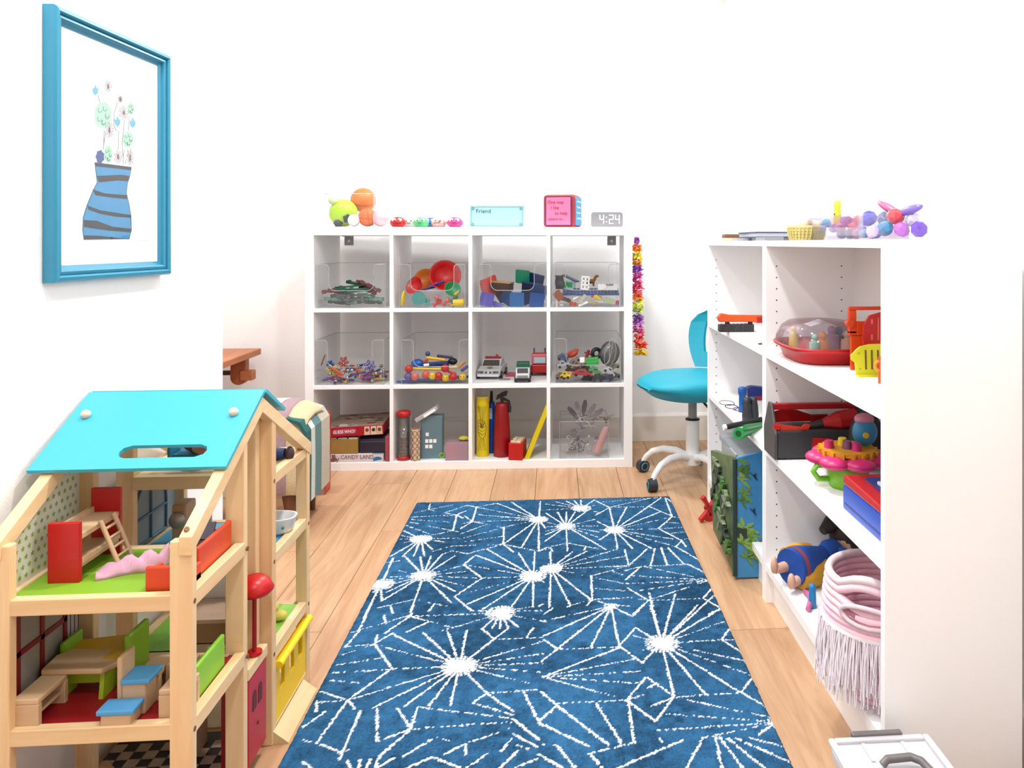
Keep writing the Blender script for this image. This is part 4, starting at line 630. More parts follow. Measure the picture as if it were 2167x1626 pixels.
a = kz(1040, 959, zf); t = kthing('blue_bottle', 'slim blue bottle standing behind the yellow can', 'bottle', (a.x-.002, .15, zf)); G().lathe([(0, 0), (.026, 0), (.027, .01), (.026, .16), (.020, .21), (.014, .235), (0, .237)], 22).ob('body', mat((20, 75, 180), .35), t); G().cyl((0, 0, .236), (0, 0, .285), .008, .006).ob('nozzle', BLACK, t); G().cbox((-.002, -.024, .185), (.016, .006, .05)).ob('label', mat((205, 215, 235), .5), t)
a = kz(1066, 954, zf); t = kthing('toy_fire_extinguisher', 'tall red toy fire extinguisher with black handle', 'toy', (a.x, .085, zf)); G().lathe([(0, 0), (.037, 0), (.039, .006), (.038, .10), (.035, .16), (.029, .235), (.026, .243), (0, .246)], 28).ob('tank', mat((165, 10, 20), .3), t)
G().cyl((0, 0, .244), (0, 0, .274), .008).tube([(-.026, 0, .262), (-.006, 0, .272), (.022, 0, .282)], .0055, 8).tube([(-.022, 0, .272), (.004, 0, .288), (.026, 0, .294)], .0055, 8).ob('handle', BLACK, t); G().tube([(.008, 0, .262), (.03, 0, .25), (.037, -.004, .22), (.035, -.008, .20)], .0065, 8).ob('hose', mat((35, 30, 32), .5), t)
t, W, H = kbox('domino_box', 1076, 1106, 938, 969, .005, .10, RED, 'red open box filled with cream domino tiles', 'box', (0, 0, -7), z=zf)
for i in range(5):
    dm = G().cbox((W*.5+jit(.004), .012+i*.018, H+.003), (.046, .013, .009), (jit(8), jit(6), jit(25))).ob('domino', mat((238, 220, 180), .45), t, .001); G().cbox((W*.5, .012+i*.018, H+.0085), (.002, .010, .001)).ob('line', INK, dm)
a = kz(1112, 969, zf); t = kthing('yellow_box', 'slim yellow box leaning diagonally against the divider', 'box', (a.x-.004, .02, zf+.001), (0, 22, 0)); G().box((0, 0, 0), (.021, .10, .262)).ob('body', mat((250, 226, 10), .4), t, .0015); G().box((.001, .001, .262), (.020, .099, .275)).ob('end_flap', mat((205, 180, 90), .5), t)

B = kbin(2, 1184, 1287, 893, 'small clear bin of costume jewellery in the bottom right compartment', cut=False, d=.02, dep=.22)
JW = [mat((205, 190, 200), .3), mat((150, 130, 150), .3), mat((235, 225, 225), .25), mat((170, 165, 175), .3, metal=.5)]
for i in range(16):
    x = random.uniform(B[0]+.03, B[1]-.04); d = random.uniform(B[2]+.02, B[2]+.13); rr = random.uniform(.018, .034); n = 18
    pts = [(rr*math.cos(k*2*math.pi/n), rr*.6*math.sin(k*2*math.pi/n), .006*math.sin(k*1.3)) for k in range(n)]
    g = G()
    if i % 2:
        for q in pts: g.sph(q, .0035, 6, 5)
    else: g.tube(pts, .002, 5, True)
    kone('necklace', g, JW[i % 4], ['thin ring bracelet', 'string of beads'][i % 2]+' in the heap of costume jewellery', 'necklace', (x, d, B[4]+.012+.010*i), (60+jit(40), jit(40), jit(90)), ['bracelets', 'bead strings'][i % 2]+' in the jewellery bin')
for i in range(16):
    x = random.uniform(B[0]+.015, B[1]-.04); d = random.uniform(B[2]+.015, B[2]+.12); kone('gem_bead', G().sph((0, 0, 0), .009, 6, 4), JW[(i+2) % 4], 'faceted pale bead in the heap of costume jewellery', 'bead', (x, d, B[4]+.012+.008*(i % 9)), (jit(90), jit(90), 0), 'faceted beads in the jewellery bin')
p0, p1 = kp(1262, 958, .05), kp(1284, 905, .06); kone('pink_brush', G().cyl((0, 0, 0), tuple((p1-p0)*.92), .019, .017, 16).sph(tuple((p1-p0)*.92), .017, 12, 8), mat((225, 175, 172), .45), 'pale pink rolled cloth leaning in the jewellery bin', 'cloth roll', tuple(p0))
for i, (u, v, ry) in enumerate([(1224, 868, -18), (1236, 866, 8), (1250, 872, 30), (1214, 878, -40), (1262, 880, 48)]):
    p = kp(u, v, .11); kone('feather', G().prism([(0, -.04), (.010, -.01), (.012, .02), (.006, .042), (-.006, .04), (-.012, .012), (-.009, -.014)], -.001, .001, 'xz').cyl((0, 0, -.07), (0, 0, .03), .0012, n=5), [mat((165, 155, 160), .6), mat((120, 112, 118), .6)][i % 2], ['light grey feather tilted slightly left in the jewellery bin', 'dark grey upright feather in the middle of the jewellery bin', 'light grey feather leaning right in the jewellery bin', 'dark grey feather lying furthest left over the jewellery bin', 'light grey feather lying furthest right over the jewellery bin'][i], 'feather', (p.x, .11+.006*i, p.z), (0, ry, 0), 'feathers in the jewellery bin')
p = kp(1278, 890, .08); g = G()
for a in range(7): g.tube([(0, 0, -.02), (.012*math.cos(a), .01*math.sin(a*2), .006), (.035*math.cos(a*.9), .02*math.sin(a*2), .022-.004*a)], .0011, 5)
kone('wire_tiara', g, mat((90, 85, 75), .4), 'dark wire tiara sticking out of the jewellery bin', 'tiara', (p.x+.01, .09, p.z+.004))

# ------------------------------------------------------------------ on top of the cube shelf
a, b = kp(686, 470, .07), kp(791, 410, .07)
clear_bin('clear bin full of balls on top of the cube shelf', a.x, b.x, .07, KH+.0005, .152, .24, False)
def ball(u, v, r, m, label, d, seams=None, minz=True):
    p = kp(u, v, d); t = kthing('ball', label, 'ball', (p.x, d, max(p.z, KH+.004+r)), (10, 0, 20), 'balls on the cube shelf'); G().sph((0, 0, 0), r, 24, 16).ob('ball_skin', m, t)
    for k, rot in enumerate(seams or []):
        G().at((0, 0, 0), rot).tube([(r*1.0*math.cos(q*.2618), r*1.0*math.sin(q*.2618), 0) for q in range(24)], r*.018, 4, True).ob('seam', mat((120, 50, 30), .6), t)
    return t, r
ball(727, 452, .064, mat((190, 235, 40), .4), 'lime green soccer ball with dark patches in the ball bin', .165)
t, r = None, .064
p = kp(727, 452, .155)
lt = [o for o in C.objects if o.get('label', '').startswith('lime green soccer')][0]
for rot in ((20, 30, 0), (-10, -38, 0)):
    G().at((0, 0, 0), rot).cyl((0, -r*1.004, -r*.55), (0, -r*.70, -r*.40), r*.34, r*.34, 5).ob('dark_patch', mat((70, 75, 90), .5), lt)
ball(769, 424, .058, mat((250, 128, 34), .45), 'large orange ball on top of the basketball', .235, [(90, 0, 0), (20, 0, 0)])
ball(778, 462, .042, mat((246, 118, 36), .5), 'orange basketball low in the right of the ball bin', .125, [(0, 0, 0), (0, 80, 0), (70, 20, 0)])
ball(749, 467, .028, mat((248, 248, 248), .4), 'small white ball in front in the ball bin', .103)
ball(705, 424, .0215, mat((225, 235, 190), .6), 'pale tennis ball on top of the lime soccer ball', .13)
ball(806, 461, .040, mat((248, 205, 212), .4), 'pale pink ball standing outside beside the ball bin', .12)
def squishy(u, m, label, d, dots=None):
    p = kp(u, 481, d); t = kthing('squeeze_ball', label, 'squeeze ball', (p.x, d, KH), group='squeeze balls with faces')
    G().lathe([(0, 0), (.022, 0), (.033, .008), (.036, .019), (.033, .030), (.022, .042), (.008, .046), (0, .046)], 24).ob('body', m, t)
    for sx in (-1, 1):
        e = G().sph((sx*.0125, -.026, .031), (.0105, .006, .0085), 12, 8).ob('eye', mat((250, 250, 250), .3), t); G().sph((sx*.0105, -.0318, .030), .0026, 8, 6).ob('pupil', BLACK, e)
    G().tube([(x*.001, -.0355-.0005*(6-abs(x))*.3, .017+.00012*x*x) for x in (-7, -4, 0, 4, 7)], .0011, 5).ob('mouth', mat((60, 25, 30), .5), t)
    for k in range(dots or 0):
        q = -2.6+k*.32; z = .010+.018*((k*5) % 7)/7; rr = .0345; G().sph((rr*math.cos(q), rr*math.sin(q), z), .004, 7, 5).ob('dot', mat([(180, 90, 100), (250, 240, 235)][k % 2], .5), t)
squishy(868, mat((205, 205, 205), .4), 'pale grey squeeze ball with a face behind the red and green ones', .13); squishy(912, mat((60, 110, 190), .4), 'blue squeeze ball behind the green and speckled ones', .13)
squishy(842.5, RED, 'red squeeze ball with a face, nearest the ball bin', .04); squishy(891, mat((100, 220, 140), .4), 'green squeeze ball with a face', .04); squishy(929, mat((238, 180, 175), .4), 'speckled pink and white squeeze ball', .06, 14); squishy(963, mat((235, 75, 160), .4), 'hot pink squeeze ball with a face', .04)
a, b = kp(994, 481.5, .06), kp(1108.5, 437, .06); t = kthing('friend_card', 'light blue card reading Friend standing on the cube shelf', 'card', (a.x, .06, KH), (-8, 0, 0)); W, H = b.x-a.x, .100; CY = mat((176, 236, 244), .5, k=1.6)
G().box((0, 0, 0), (W, .004, H)).ob('card', CY, t); FR = mat((70, 120, 135), .5); g = G()
for q in (.0, .006): g.box((q, -.0006, q), (W-q, .0002, q+.0014)).box((q, -.0006, H-q-.0014), (W-q, .0002, H-q)).box((q, -.0006, q), (q+.0014, .0002, H-q)).box((W-q-.0014, -.0006, q), (W-q, .0002, H-q))
g.ob('border_print', FR, t); g = G()
for x in (.014, W-.014):
    for z in (.014, H-.014): g.tube([(x+.006*math.cos(k*.7), -.0004, z+.006*math.sin(k*.7)) for k in range(9)], .0012, 5, True).cyl((x, -.0008, z), (x, 0, z), .003, n=8)
g.ob('corner_print', mat((110, 160, 180), .5), t); text('lettering', 'Friend', .027, mat((40, 85, 100), .5), t, (.026, -.0006, H-.034), (90, 0, 0)); G().box((.02, .004, .02), (.024, .03, .024)).box((.02, .03, 0), (W-.02, .034, .024)).ob('stand', CY, t)
a, b = kp(1147, 482, .05), kp(1234, 412, .05); S = .150; t = kthing('message_cube', 'soft red cube with a pink card asking how one likes to help others', 'cube', (a.x+.092, .135, KH+.0005), (0, 0, -13)); h = S/2
G().box((-h, -h, 0), (h, h, S)).ob('cube_body', mat((206, 52, 62), .7), t, .016, 4); G().prism(rrect(-h*.86, h*.08, h*.86, S-h*.09, .008), -h-.003, -h+.002, 'xz').ob('purple_frame', mat((110, 40, 90), .6), t); pc = G().box((-h*.76, -h-.005, h*.14), (h*.76, -h-.002, S-h*.17)).ob('pink_card', mat((246, 128, 176), .6), t)
for k, (s, x) in enumerate((('One way', -.050), ('I like', -.036), ('to help', -.016), ('others in...', -.050))): text('lettering', s, .0205 if k < 3 else .0185, mat((190, 25, 65), .5), t, (x, -h-.0056, S-.042-k*.0255), (90, 0, 0))
G().prism(rrect(-h*.8, h*.12, h*.8, S-h*.14, .008), h-.002, h+.003, 'yz').ob('blue_card', mat((70, 170, 220), .6), t); g = G()
for k in range(4): g.tube([(h+.0035, -.045+.014*q, .115-k*.026+.004*((q*7+k) % 3)) for q in range(7)], .0016, 5)
g.ob('white_scribble', WHITE, t); G().prism(rrect(-h*.8, -h*.8, h*.8, h*.8, .01), S-.002, S+.003).ob('cream_card', mat((250, 236, 190), .6), t)
a, b = kp(1251, 480, .06), kp(1318, 448, .06); W, H = b.x-a.x, .070; t = kthing('digital_clock', 'grey digital clock with white numerals 4:24', 'clock', (a.x, .06, KH)); G().prism(rrect(0, 0, W, H, .012), 0, .04, 'xz').ob('case', mat((176, 176, 181), .35, k=1.7), t); LED = mat((255, 255, 255), .4, emit=2.2)
SEG = {'4': 'fgbc', '2': 'abged'}
def digit(ch, x, z, w, hh):
    g = G(); e = .0017; pos = {'a': ((x, z+hh), (x+w, z+hh)), 'g': ((x, z+hh/2), (x+w, z+hh/2)), 'd': ((x, z), (x+w, z)), 'f': ((x, z+hh/2), (x, z+hh)), 'b': ((x+w, z+hh/2), (x+w, z+hh)), 'e': ((x, z), (x, z+hh/2)), 'c': ((x+w, z), (x+w, z+hh/2))}
    for s in SEG[ch]:
        (xa, za), (xb, zb) = pos[s]; g.box((min(xa, xb)-e, -.0008, min(za, zb)-e), (max(xa, xb)+e, .0004, max(za, zb)+e))
    g.ob('numeral', LED, t)
digit('4', .040, .018, .017, .038); digit('2', .084, .018, .017, .038); digit('4', .112, .018, .017, .038); G().cyl((.070, -.0008, .026), (.070, .0004, .026), .003, n=8).cyl((.070, -.0008, .046), (.070, .0004, .046), .003, n=8).ob('colon', LED, t)

# flower garland at the side of the cube shelf
gl = kthing('flower_garland', 'rainbow flower garland hanging at the right side of the cube shelf', 'garland', (KW+.022, .04, 0))
GC = [(150, 60, 160), (250, 140, 20), (235, 225, 60), (250, 170, 30), (150, 80, 190), (220, 70, 170), (235, 80, 140), (240, 70, 110), (245, 130, 40), (235, 240, 80), (200, 220, 90), (150, 90, 170), (200, 100, 200), (235, 100, 150), (240, 90, 70), (245, 80, 30), (250, 200, 20)]
zt, zb = kp(1348, 510, .04).z, kp(1350, 745, .04).z
G().tube([(0, 0, zt+.03), (.002, 0, (zt+zb)/2), (.006, 0, zb)], .0015, 5).ob('string', WHITE, gl)
for i, rgb in enumerate(GC):
    z = zt+(zb-zt)*i/(len(GC)-1); g = G(); n = 20; last = i >= len(GC)-2
    for k in range(n):
        q = k*2.4; rr = (.024+random.random()*.011)*(1.2 if last else 1)*(.5 if i == 0 else 1); zz = z+jit(.014); dx, dy = math.cos(q), math.sin(q)
        tip = (dx*rr, dy*rr, zz+jit(.012)); w = .0095
        g.add([(0, 0, zz-.004), (dx*rr*.55-dy*w, dy*rr*.55+dx*w, zz+.004), tip, (dx*rr*.55+dy*w, dy*rr*.55-dx*w, zz-.003), (dx*rr*.5, dy*rr*.5, zz+.007)], [(0, 4, 1), (0, 3, 4), (1, 4, 2), (4, 3, 2), (0, 1, 2, 3)])
    o = g.ob('flower', mat(rgb, .6, k=1.1), gl); o.location.x = .010*(i/(len(GC)-1))+(.008 if last else 0)
# ------------------------------------------------------------------ framed drawing on the left wall
WA = math.degrees(math.atan(.0437)); PFRAME = Matrix.Translation((XW(1.436), 1.436, .945)) @ Matrix.Rotation(R(90-WA), 4, 'Z')
pf = thing('framed_picture', 'blue framed drawing of a striped vase with flowers on the left wall', 'picture', frame=PFRAME); PW, PH = .380, .492
PI_ = PFRAME.inverted()
def pic(u, v, d=-.011):
    e = PI_ @ Vector((0, 0, EYE)); r = PI_.to_3x3() @ _ray(u, v); t = (d-e.y)/r.y; q = e+r*t; return (q.x, q.z)
PROF = [(0, -.001), (0, -.020), (.003, -.0245), (.009, -.0255), (.012, -.022), (.0125, -.018), (.015, -.020), (.019, -.021), (.022, -.018), (.023, -.0125), (.030, -.009), (.0305, -.001)]
FB = mat((50, 150, 184), .35)
def corner(k, o): return [(o, o), (PW-o, o), (PW-o, PH-o), (o, PH-o)][k % 4]
for k in range(4):
    vs = []; n = len(PROF)
    for e in (k, k+1):
        for o, y in PROF: c = corner(e, o); vs.append((c[0], y, c[1]))
    G().add(vs, [(i, (i+1) % n, n+(i+1) % n, n+i) for i in range(n)]+[tuple(range(n)), tuple(range(n, 2*n))[::-1]]).ob('frame_rail', FB, pf)
G().box((.028, -.009, .028), (PW-.028, -.001, PH-.028)).ob('mount_board', mat((250, 250, 250), .7, k=1.08), pf)
a = pic(166, 508); b = pic(324, 165)
G().box((a[0], -.0096, a[1]), (b[0], -.009, b[1])).ob('paper', mat((252, 253, 248), .8, k=1.1), pf)
def zp(x, y): return pic(150+x/4.063, 130+y/4.063, -.0096)
def flat(name, pts, m, y0=-.0099, par=pf): return G().prism([zp(*p) for p in pts], y0, -.0094, 'xz').ob(name, m, par)
vs_ = [(205, 870), (520, 910), (505, 990), (485, 1050), (475, 1130), (500, 1230), (515, 1330), (520, 1450), (500, 1525), (110, 1530), (100, 1450), (105, 1340), (140, 1230), (190, 1110), (225, 1040), (215, 960)]
VB = mat((60, 170, 230), .7, k=1.7, var=.22, scale=45); DK = mat((44, 47, 58), .7, k=1.6)
va = flat('vase_print', vs_, VB)
for st in ([(205, 870), (520, 910), (515, 935), (210, 900)], [(220, 985), (430, 975), (500, 985), (490, 1030), (400, 1025), (240, 1040)], [(185, 1100), (290, 1135), (480, 1150), (480, 1185), (300, 1165), (210, 1150)], [(140, 1240), (250, 1280), (510, 1320), (515, 1345), (380, 1335), (250, 1310), (150, 1275)], [(110, 1365), (220, 1370), (350, 1420), (520, 1440), (515, 1470), (330, 1455), (110, 1425)], [(110, 1495), (250, 1500), (430, 1520), (500, 1528), (110, 1533)]):
    flat('stripe_print', st, DK, -.0102, va)
def stroke(pts, r, m, name='stem_print'): q = [zp(*p) for p in pts]; G().tube([(x, -.0098, z) for x, z in q], r, 4).ob(name, m, pf)
stroke(vs_+[vs_[0]], .0007, DK, 'outline_print')
MINT = mat((178, 228, 202), .7); TUL = mat((100, 184, 238), .7); NAVY = mat((54, 82, 150), .7); PEN = mat((120, 116, 124), .7); PEN2 = mat((128, 104, 116), .7)
for x, y, rx, ry in ((275, 460, 72, 115), (320, 800, 36, 78), (490, 670, 46, 70), (515, 405, 28, 55)):
    fo = flat('blossom_print', [(x+rx*(1+.1*math.sin(k*3.1))*math.cos(k*.3927), y+ry*(1+.1*math.sin(k*3.1))*math.sin(k*.3927)) for k in range(16)], MINT)
    for j in range(7): cx_, cy_ = x+rx*.5*math.cos(j*1.3), y+ry*.55*math.sin(j*1.3); stroke([(cx_+rx*.24*math.cos(k*.8), cy_+ry*.2*math.sin(k*.8)) for k in range(6)], .0006, mat((86, 134, 118), .7), 'petal_line')
for x, y in ((210, 245), (400, 515), (530, 525)): flat('tulip_print', [(x-26, y-20), (x-12, y-10), (x, y-48), (x+14, y-12), (x+26, y-22), (x+22, y+25), (x, y+48), (x-20, y+26)], TUL)
flat('blue_flower_print', [(250+(32+8*(k % 2))*math.cos(k*.45), 820+(52+10*(k % 2))*math.sin(k*.45)) for k in range(14)], NAVY)
for x, y, rx, ry in ((320, 215, 26, 44), (455, 440, 36, 54), (330, 590, 32, 62), (405, 820, 30, 52), (510, 830, 24, 58), (425, 325, 18, 28)):
    for k in range(7): a_ = k*.9; stroke([(x, y), (x+rx*math.cos(a_-.25), y+ry*math.sin(a_-.25)), (x+rx*1.1*math.cos(a_), y+ry*1.1*math.sin(a_)), (x+rx*math.cos(a_+.25), y+ry*math.sin(a_+.25)), (x, y)], .0005, PEN2, 'sketched_flower')
for s in ([(230, 290), (248, 350)], [(285, 590), (280, 740)], [(400, 350), (372, 440), (370, 560), (395, 600)], [(460, 500), (440, 700), (450, 890)], [(500, 470), (495, 600)], [(300, 600), (275, 760)], [(410, 600), (405, 760)], [(515, 740), (510, 790)], [(460, 760), (450, 800), (470, 880), (490, 760), (500, 860)]): stroke(s, .0006, PEN)
G().box((.029, -.0122, .029), (PW-.029, -.0112, PH-.029)).ob('glass_pane', clear((254, 254, 254), .016, .0, .02), pf)

# ------------------------------------------------------------------ swivel chair
CXY = Vector((.595, 3.285, 0)); ch = thing('swivel_chair', 'turquoise swivel chair on a white five star base behind the bookcase', 'chair', CXY)
TQ = mat((12, 178, 204), .55); CW_ = mat((246, 246, 246), .35, k=1.2)
def seat_mesh():
    g = G(); n = 28; rings = [(.55, .452), (.86, .451), (.97, .440), (1.0, .424), (.985, .405), (.93, .385), (.78, .362), (.5, .350)]; vs = []
    for s, z in rings:
        for k in range(n):
            t = 2*math.pi*k/n; x = .225*math.copysign(abs(math.cos(t))**.8, math.cos(t))*s; y = .205*math.copysign(abs(math.sin(t))**.8, math.sin(t))*s
            vs.append((x-.01, y, z-.018*max(0, -x/.225)**2*(1 if z > .42 else -.8)))
    m = len(rings); fs = [(i*n+k, i*n+(k+1) % n, (i+1)*n+(k+1) % n, (i+1)*n+k) for i in range(m-1) for k in range(n)]
    fs += [tuple(range(n)), tuple(range((m-1)*n, m*n))[::-1]]
    return g.add(vs, fs, True)
seat_mesh().ob('seat', TQ, ch).rotation_euler.z = R(12)
def back_mesh():
    g = G(); vs = []; nu, nv = 17, 9
    for s in (0, 1):
        for j in range(nv):
            w = j/(nv-1); z = .455+.265*w; half = .10+.10*math.sin(math.pi*(.15+.55*w))
            if w > .75: half *= 1-((w-.75)/.25)**2*.35
            for i in range(nu):
                t = -1+2*i/(nu-1); vs.append((.205+.06*w-.115*t*t*(half/.2)+s*.012, t*half, z))
    N = nu*nv; fs = []
    for s in (0, 1):
        for j in range(nv-1):
            for i in range(nu-1):
                if 2 <= j <= 6 and i % 3 == 1 and 2 < i < 15: continue
                q = s*N+j*nu+i; fs.append((q, q+1, q+nu+1, q+nu))
    for j in range(nv-1):
        for i in (0, nu-1): q = j*nu+i; fs.append((q, q+nu, N+q+nu, N+q))
    for i in range(nu-1):
        for j in (0, nv-1): q = j*nu+i; fs.append((q, q+1, N+q+1, N+q))
    for i in (4, 7, 10, 13):
        for a in (i, i+1):
            for j in range(2, 7): q = j*nu+a; fs.append((q, q+nu, N+q+nu, N+q))
        for j in (2, 7): q = j*nu+i; fs.append((q, q+1, N+q+1, N+q))
    return g.add(vs, fs, False)
back_mesh().ob('backrest', TQ, ch).rotation_euler.z = R(26)
G().tube([(.10, 0, .345), (.19, 0, .36), (.225, 0, .42), (.222, 0, .50)], .012, 10).ob('back_bracket', DGREY, ch).rotation_euler.z = R(26)
G().cyl((0, 0, .262), (0, 0, .35), .0185, n=20).ob('gas_lift', mat((170, 172, 172), .3), ch); G().cyl((0, 0, .085), (0, 0, .262), .028, .030, 22).ob('column', CW_, ch); G().lathe([(.031, .258), (.031, .264), (.018, .266)], 20).ob('collar', BLACK, ch)
G().cyl((0, 0, .07), (0, 0, .115), .036, .040, 20).ob('hub', CW_, ch); G().tube([(.035, -.02, .345), (.075, -.05, .30), (.085, -.058, .275)], .005, 8).ob('height_lever', BLACK, ch)
for a in (-143, 146, 74, 2, -70):
    c_, s_ = math.cos(R(a)), math.sin(R(a))
    lg = G().tube([(r*c_, r*s_, z) for r, z in ((.03, .10), (.08, .115), (.14, .115), (.19, .098), (.222, .070), (.238, .046))], [.017, .0165, .015, .014, .0125, .011], 10).ob('leg', CW_, ch)
    x, y = .240*c_, .240*s_; q = R(a+60); ax, ay = -math.sin(q), math.cos(q)
    cs = G().cyl((x-ax*.016, y-ay*.016, .026), (x+ax*.016, y+ay*.016, .026), .026, n=20).cyl((x, y, .03), (x, y, .056), .008, n=8).ob('caster', mat((52, 56, 62), .45), lg)
    for s in (-1, 1): G().lathe([(.014, 0), (.019, .002), (.0195, .004), (.014, .004)], 18).ob('caster_ring', mat((90, 160, 180), .4), lg).matrix_local = Matrix.Translation((x+s*ax*.0165, y+s*ay*.0165, .026)) @ Vector((s*ax, s*ay, 0)).to_track_quat('Z', 'Y').to_matrix().to_4x4()

# ------------------------------------------------------------------ far bookcase: toys
BK1 = 'toys in the far bookcase'
p = on_z(1555, 702, Z1); t = thing('toy_blaster', 'orange and black toy on the upper shelf of the far bookcase', 'toy', (.655, 2.62, Z1), (0, 0, 0))
G().prism([(-.09, .034), (.02, .034), (.05, .030), (.10, .034), (.10, .055), (-.05, .058), (-.085, .064), (-.095, .05)], -.012, .012, 'xz').ob('body', mat((250, 95, 20), .4), t, .003); G().box((.04, -.013, .030), (.10, .013, .05)).ob('red_panel', RED, t, .002)
g = G().box((-.09, -.016, 0), (.03, .016, .026))
for k in range(7): g.box((-.08+k*.014, -.018, .001), (-.073+k*.014, .018, .027))
g.ob('grip', mat((58, 54, 56), .5), t, .002); G().cyl((-.06, 0, .02), (-.06, 0, .04), .008).cyl((.02, 0, .02), (.02, 0, .04), .008).ob('connector', BLACK, t)
t = thing('toy_headset', 'small black headset on the upper shelf of the far bookcase', 'headset', (.645, 2.285, Z1)); G().sph((0, 0, .012), (.018, .014, .012), 14, 8).ob('ear_cup', BLACK, t); G().sph((.028, 0, .016), (.015, .014, .016), 14, 8).ob('second_ear_cup', DGREY, t); G().tube([(.03*math.cos(k*.3)-.005, -.012+.016*math.sin(k*.3), .003) for k in range(18)], .0015, 5).ob('cord', BLACK, t)
p = on_z(1571, 872, Z2); t = thing('flashlight', 'blue flashlight standing on the middle shelf of the far bookcase', 'flashlight', (p.x, p.y, Z2)); G().lathe([(0, 0), (.014, 0), (.0145, .01), (.012, .014), (.012, .058), (.015, .064), (.015, .082), (.012, .085), (0, .085)], 18).ob('barrel', mat((20, 95, 180), .3), t); G().cyl((0, -.0125, .03), (0, -.0150, .03), .004, n=8).ob('switch', BLACK, t); G().tube([(.008, 0, .084), (.02, 0, .075), (.022, 0, .04), (.016, .0, .012)], .002, 5).ob('strap', BLACK, t)
p = on_z(1588, 890, Z2); t = thing('toy_binoculars', 'black toy binoculars standing in front of the blue flashlight', 'binoculars', (p.x, p.y, Z2), (0, 0, 20))
for x in (-.013, .013):
    br = G().lathe([(0, 0), (.0165, 0), (.0165, .02), (.014, .05), (.011, .062), (.012, .075), (0, .075)], 16, (x, 0, 0)).ob('barrel', mat((52, 56, 62), .45), t); G().cyl((x, 0, .075), (x, 0, .0755), .008, n=12).ob('eyepiece', BLACK, br)
G().box((-.006, -.008, .03), (.006, .008, .055)).ob('bridge', BLACK, t)
p = on_z(1600, 850, Z2); t = thing('toy_vehicle', 'dark blue toy behind the binoculars', 'toy', (p.x+.015, p.y+.04, Z2), (0, 0, 0)); G().prism([(-.04, .01), (.05, .01), (.05, .042), (-.02, .050), (-.04, .046)], -.02, .02, 'xz').ob('body', mat((20, 50, 150), .4), t, .004); G().box((-.02, -.024, .0), (.04, .0, .016)).ob('red_base', mat((200, 30, 60), .4), t, .003)
p = on_z(1548, 862, Z2); t = thing('key_cord', 'thin black looped cord lying on the middle shelf of the far bookcase', 'cord', (p.x, p.y, Z2)); 
for k, (dx, dy, r) in enumerate(((0, 0, .022), (.016, -.05, .020), (-.005, .05, .026))): G().tube([(dx+r*math.cos(q*.35), dy+r*1.6*math.sin(q*.35), .002+k*.0015) for q in range(18)], .0013, 5, True).ob('loop', BLACK, t)
G().box((-.004, -.05, 0), (.006, -.035, .004)).ob('pink_tag', PINK, t)
a, b = on_x(1533, 905, .535), on_x(1612, 888, .66); t = thing('toy_wand', 'black magic wand with a white tip sticking out of the bookcase', 'wand', tuple(a)); d = b-a
G().cyl((0, 0, 0), tuple(d), .0085, n=14).ob('stick', BLACK, t); G().cyl(tuple(-d.normalized()*.004), tuple(d.normalized()*.006), .0092, n=14).ob('tip', WHITE, t)
a, b = on_x(1563, 918, .545), on_x(1612, 908, .66); t = thing('toy_telescope', 'bright green toy telescope tube below the black wand', 'telescope', tuple(a)); d = b-a; dn = d.normalized()
G().cyl((0, 0, 0), tuple(d), .0135, .0125, 16).ob('tube', mat((25, 180, 85), .35), t); G().cyl(tuple(-dn*.002), tuple(dn*.012), .0175, n=16).ob('end_ring', mat((20, 165, 75), .35), t); G().cyl(tuple(-dn*.003), tuple(dn*.001), .009, n=14).ob('lens', mat((10, 80, 40), .3), t); G().cyl((.02, .0, .018), tuple(d+Vector((0, 0, .014))), .008, n=12).ob('upper_tube', mat((20, 155, 70), .35), t)
G().cyl(tuple(d*.85+Vector((0, 0, -.05))), tuple(d*.85), .01, n=10).ob('foot', DGREY, t)

# bottom of the far bookcase: clear bin, brown toy, jungle bag, red toy
t = thing('storage_tub', 'cloudy clear storage tub at the bottom of the far bookcase', 'tub', (XF+.012, 2.40, Z3)); TUBM = clear((232, 238, 240), .12, .28)
G().prism(rrect(0, 0, .20, .40, .03), .004, .19).ob('body', TUBM, t); G().prism(rrect(-.008, -.008, .208, .408, .035), .19, .205).ob('lid', TUBM, t); G().box((-.014, .10, .15), (-.006, .19, .21)).ob('latch', mat((190, 192, 196), .4), t, .003)
p = on_z(1512, 1034, .14); t = thing('toy_hammer', 'small brown wooden toy lying at the front of the far bookcase', 'toy', (.60, 2.70, Z3)); G().cyl((-.03, 0, .016), (.06, 0, .016), .014, .012, 12).ob('handle', mat((120, 75, 45), .5), t); G().cyl((-.045, 0, .016), (-.028, 0, .016), .018, .018, 14).ob('head', mat((160, 110, 70), .5), t)
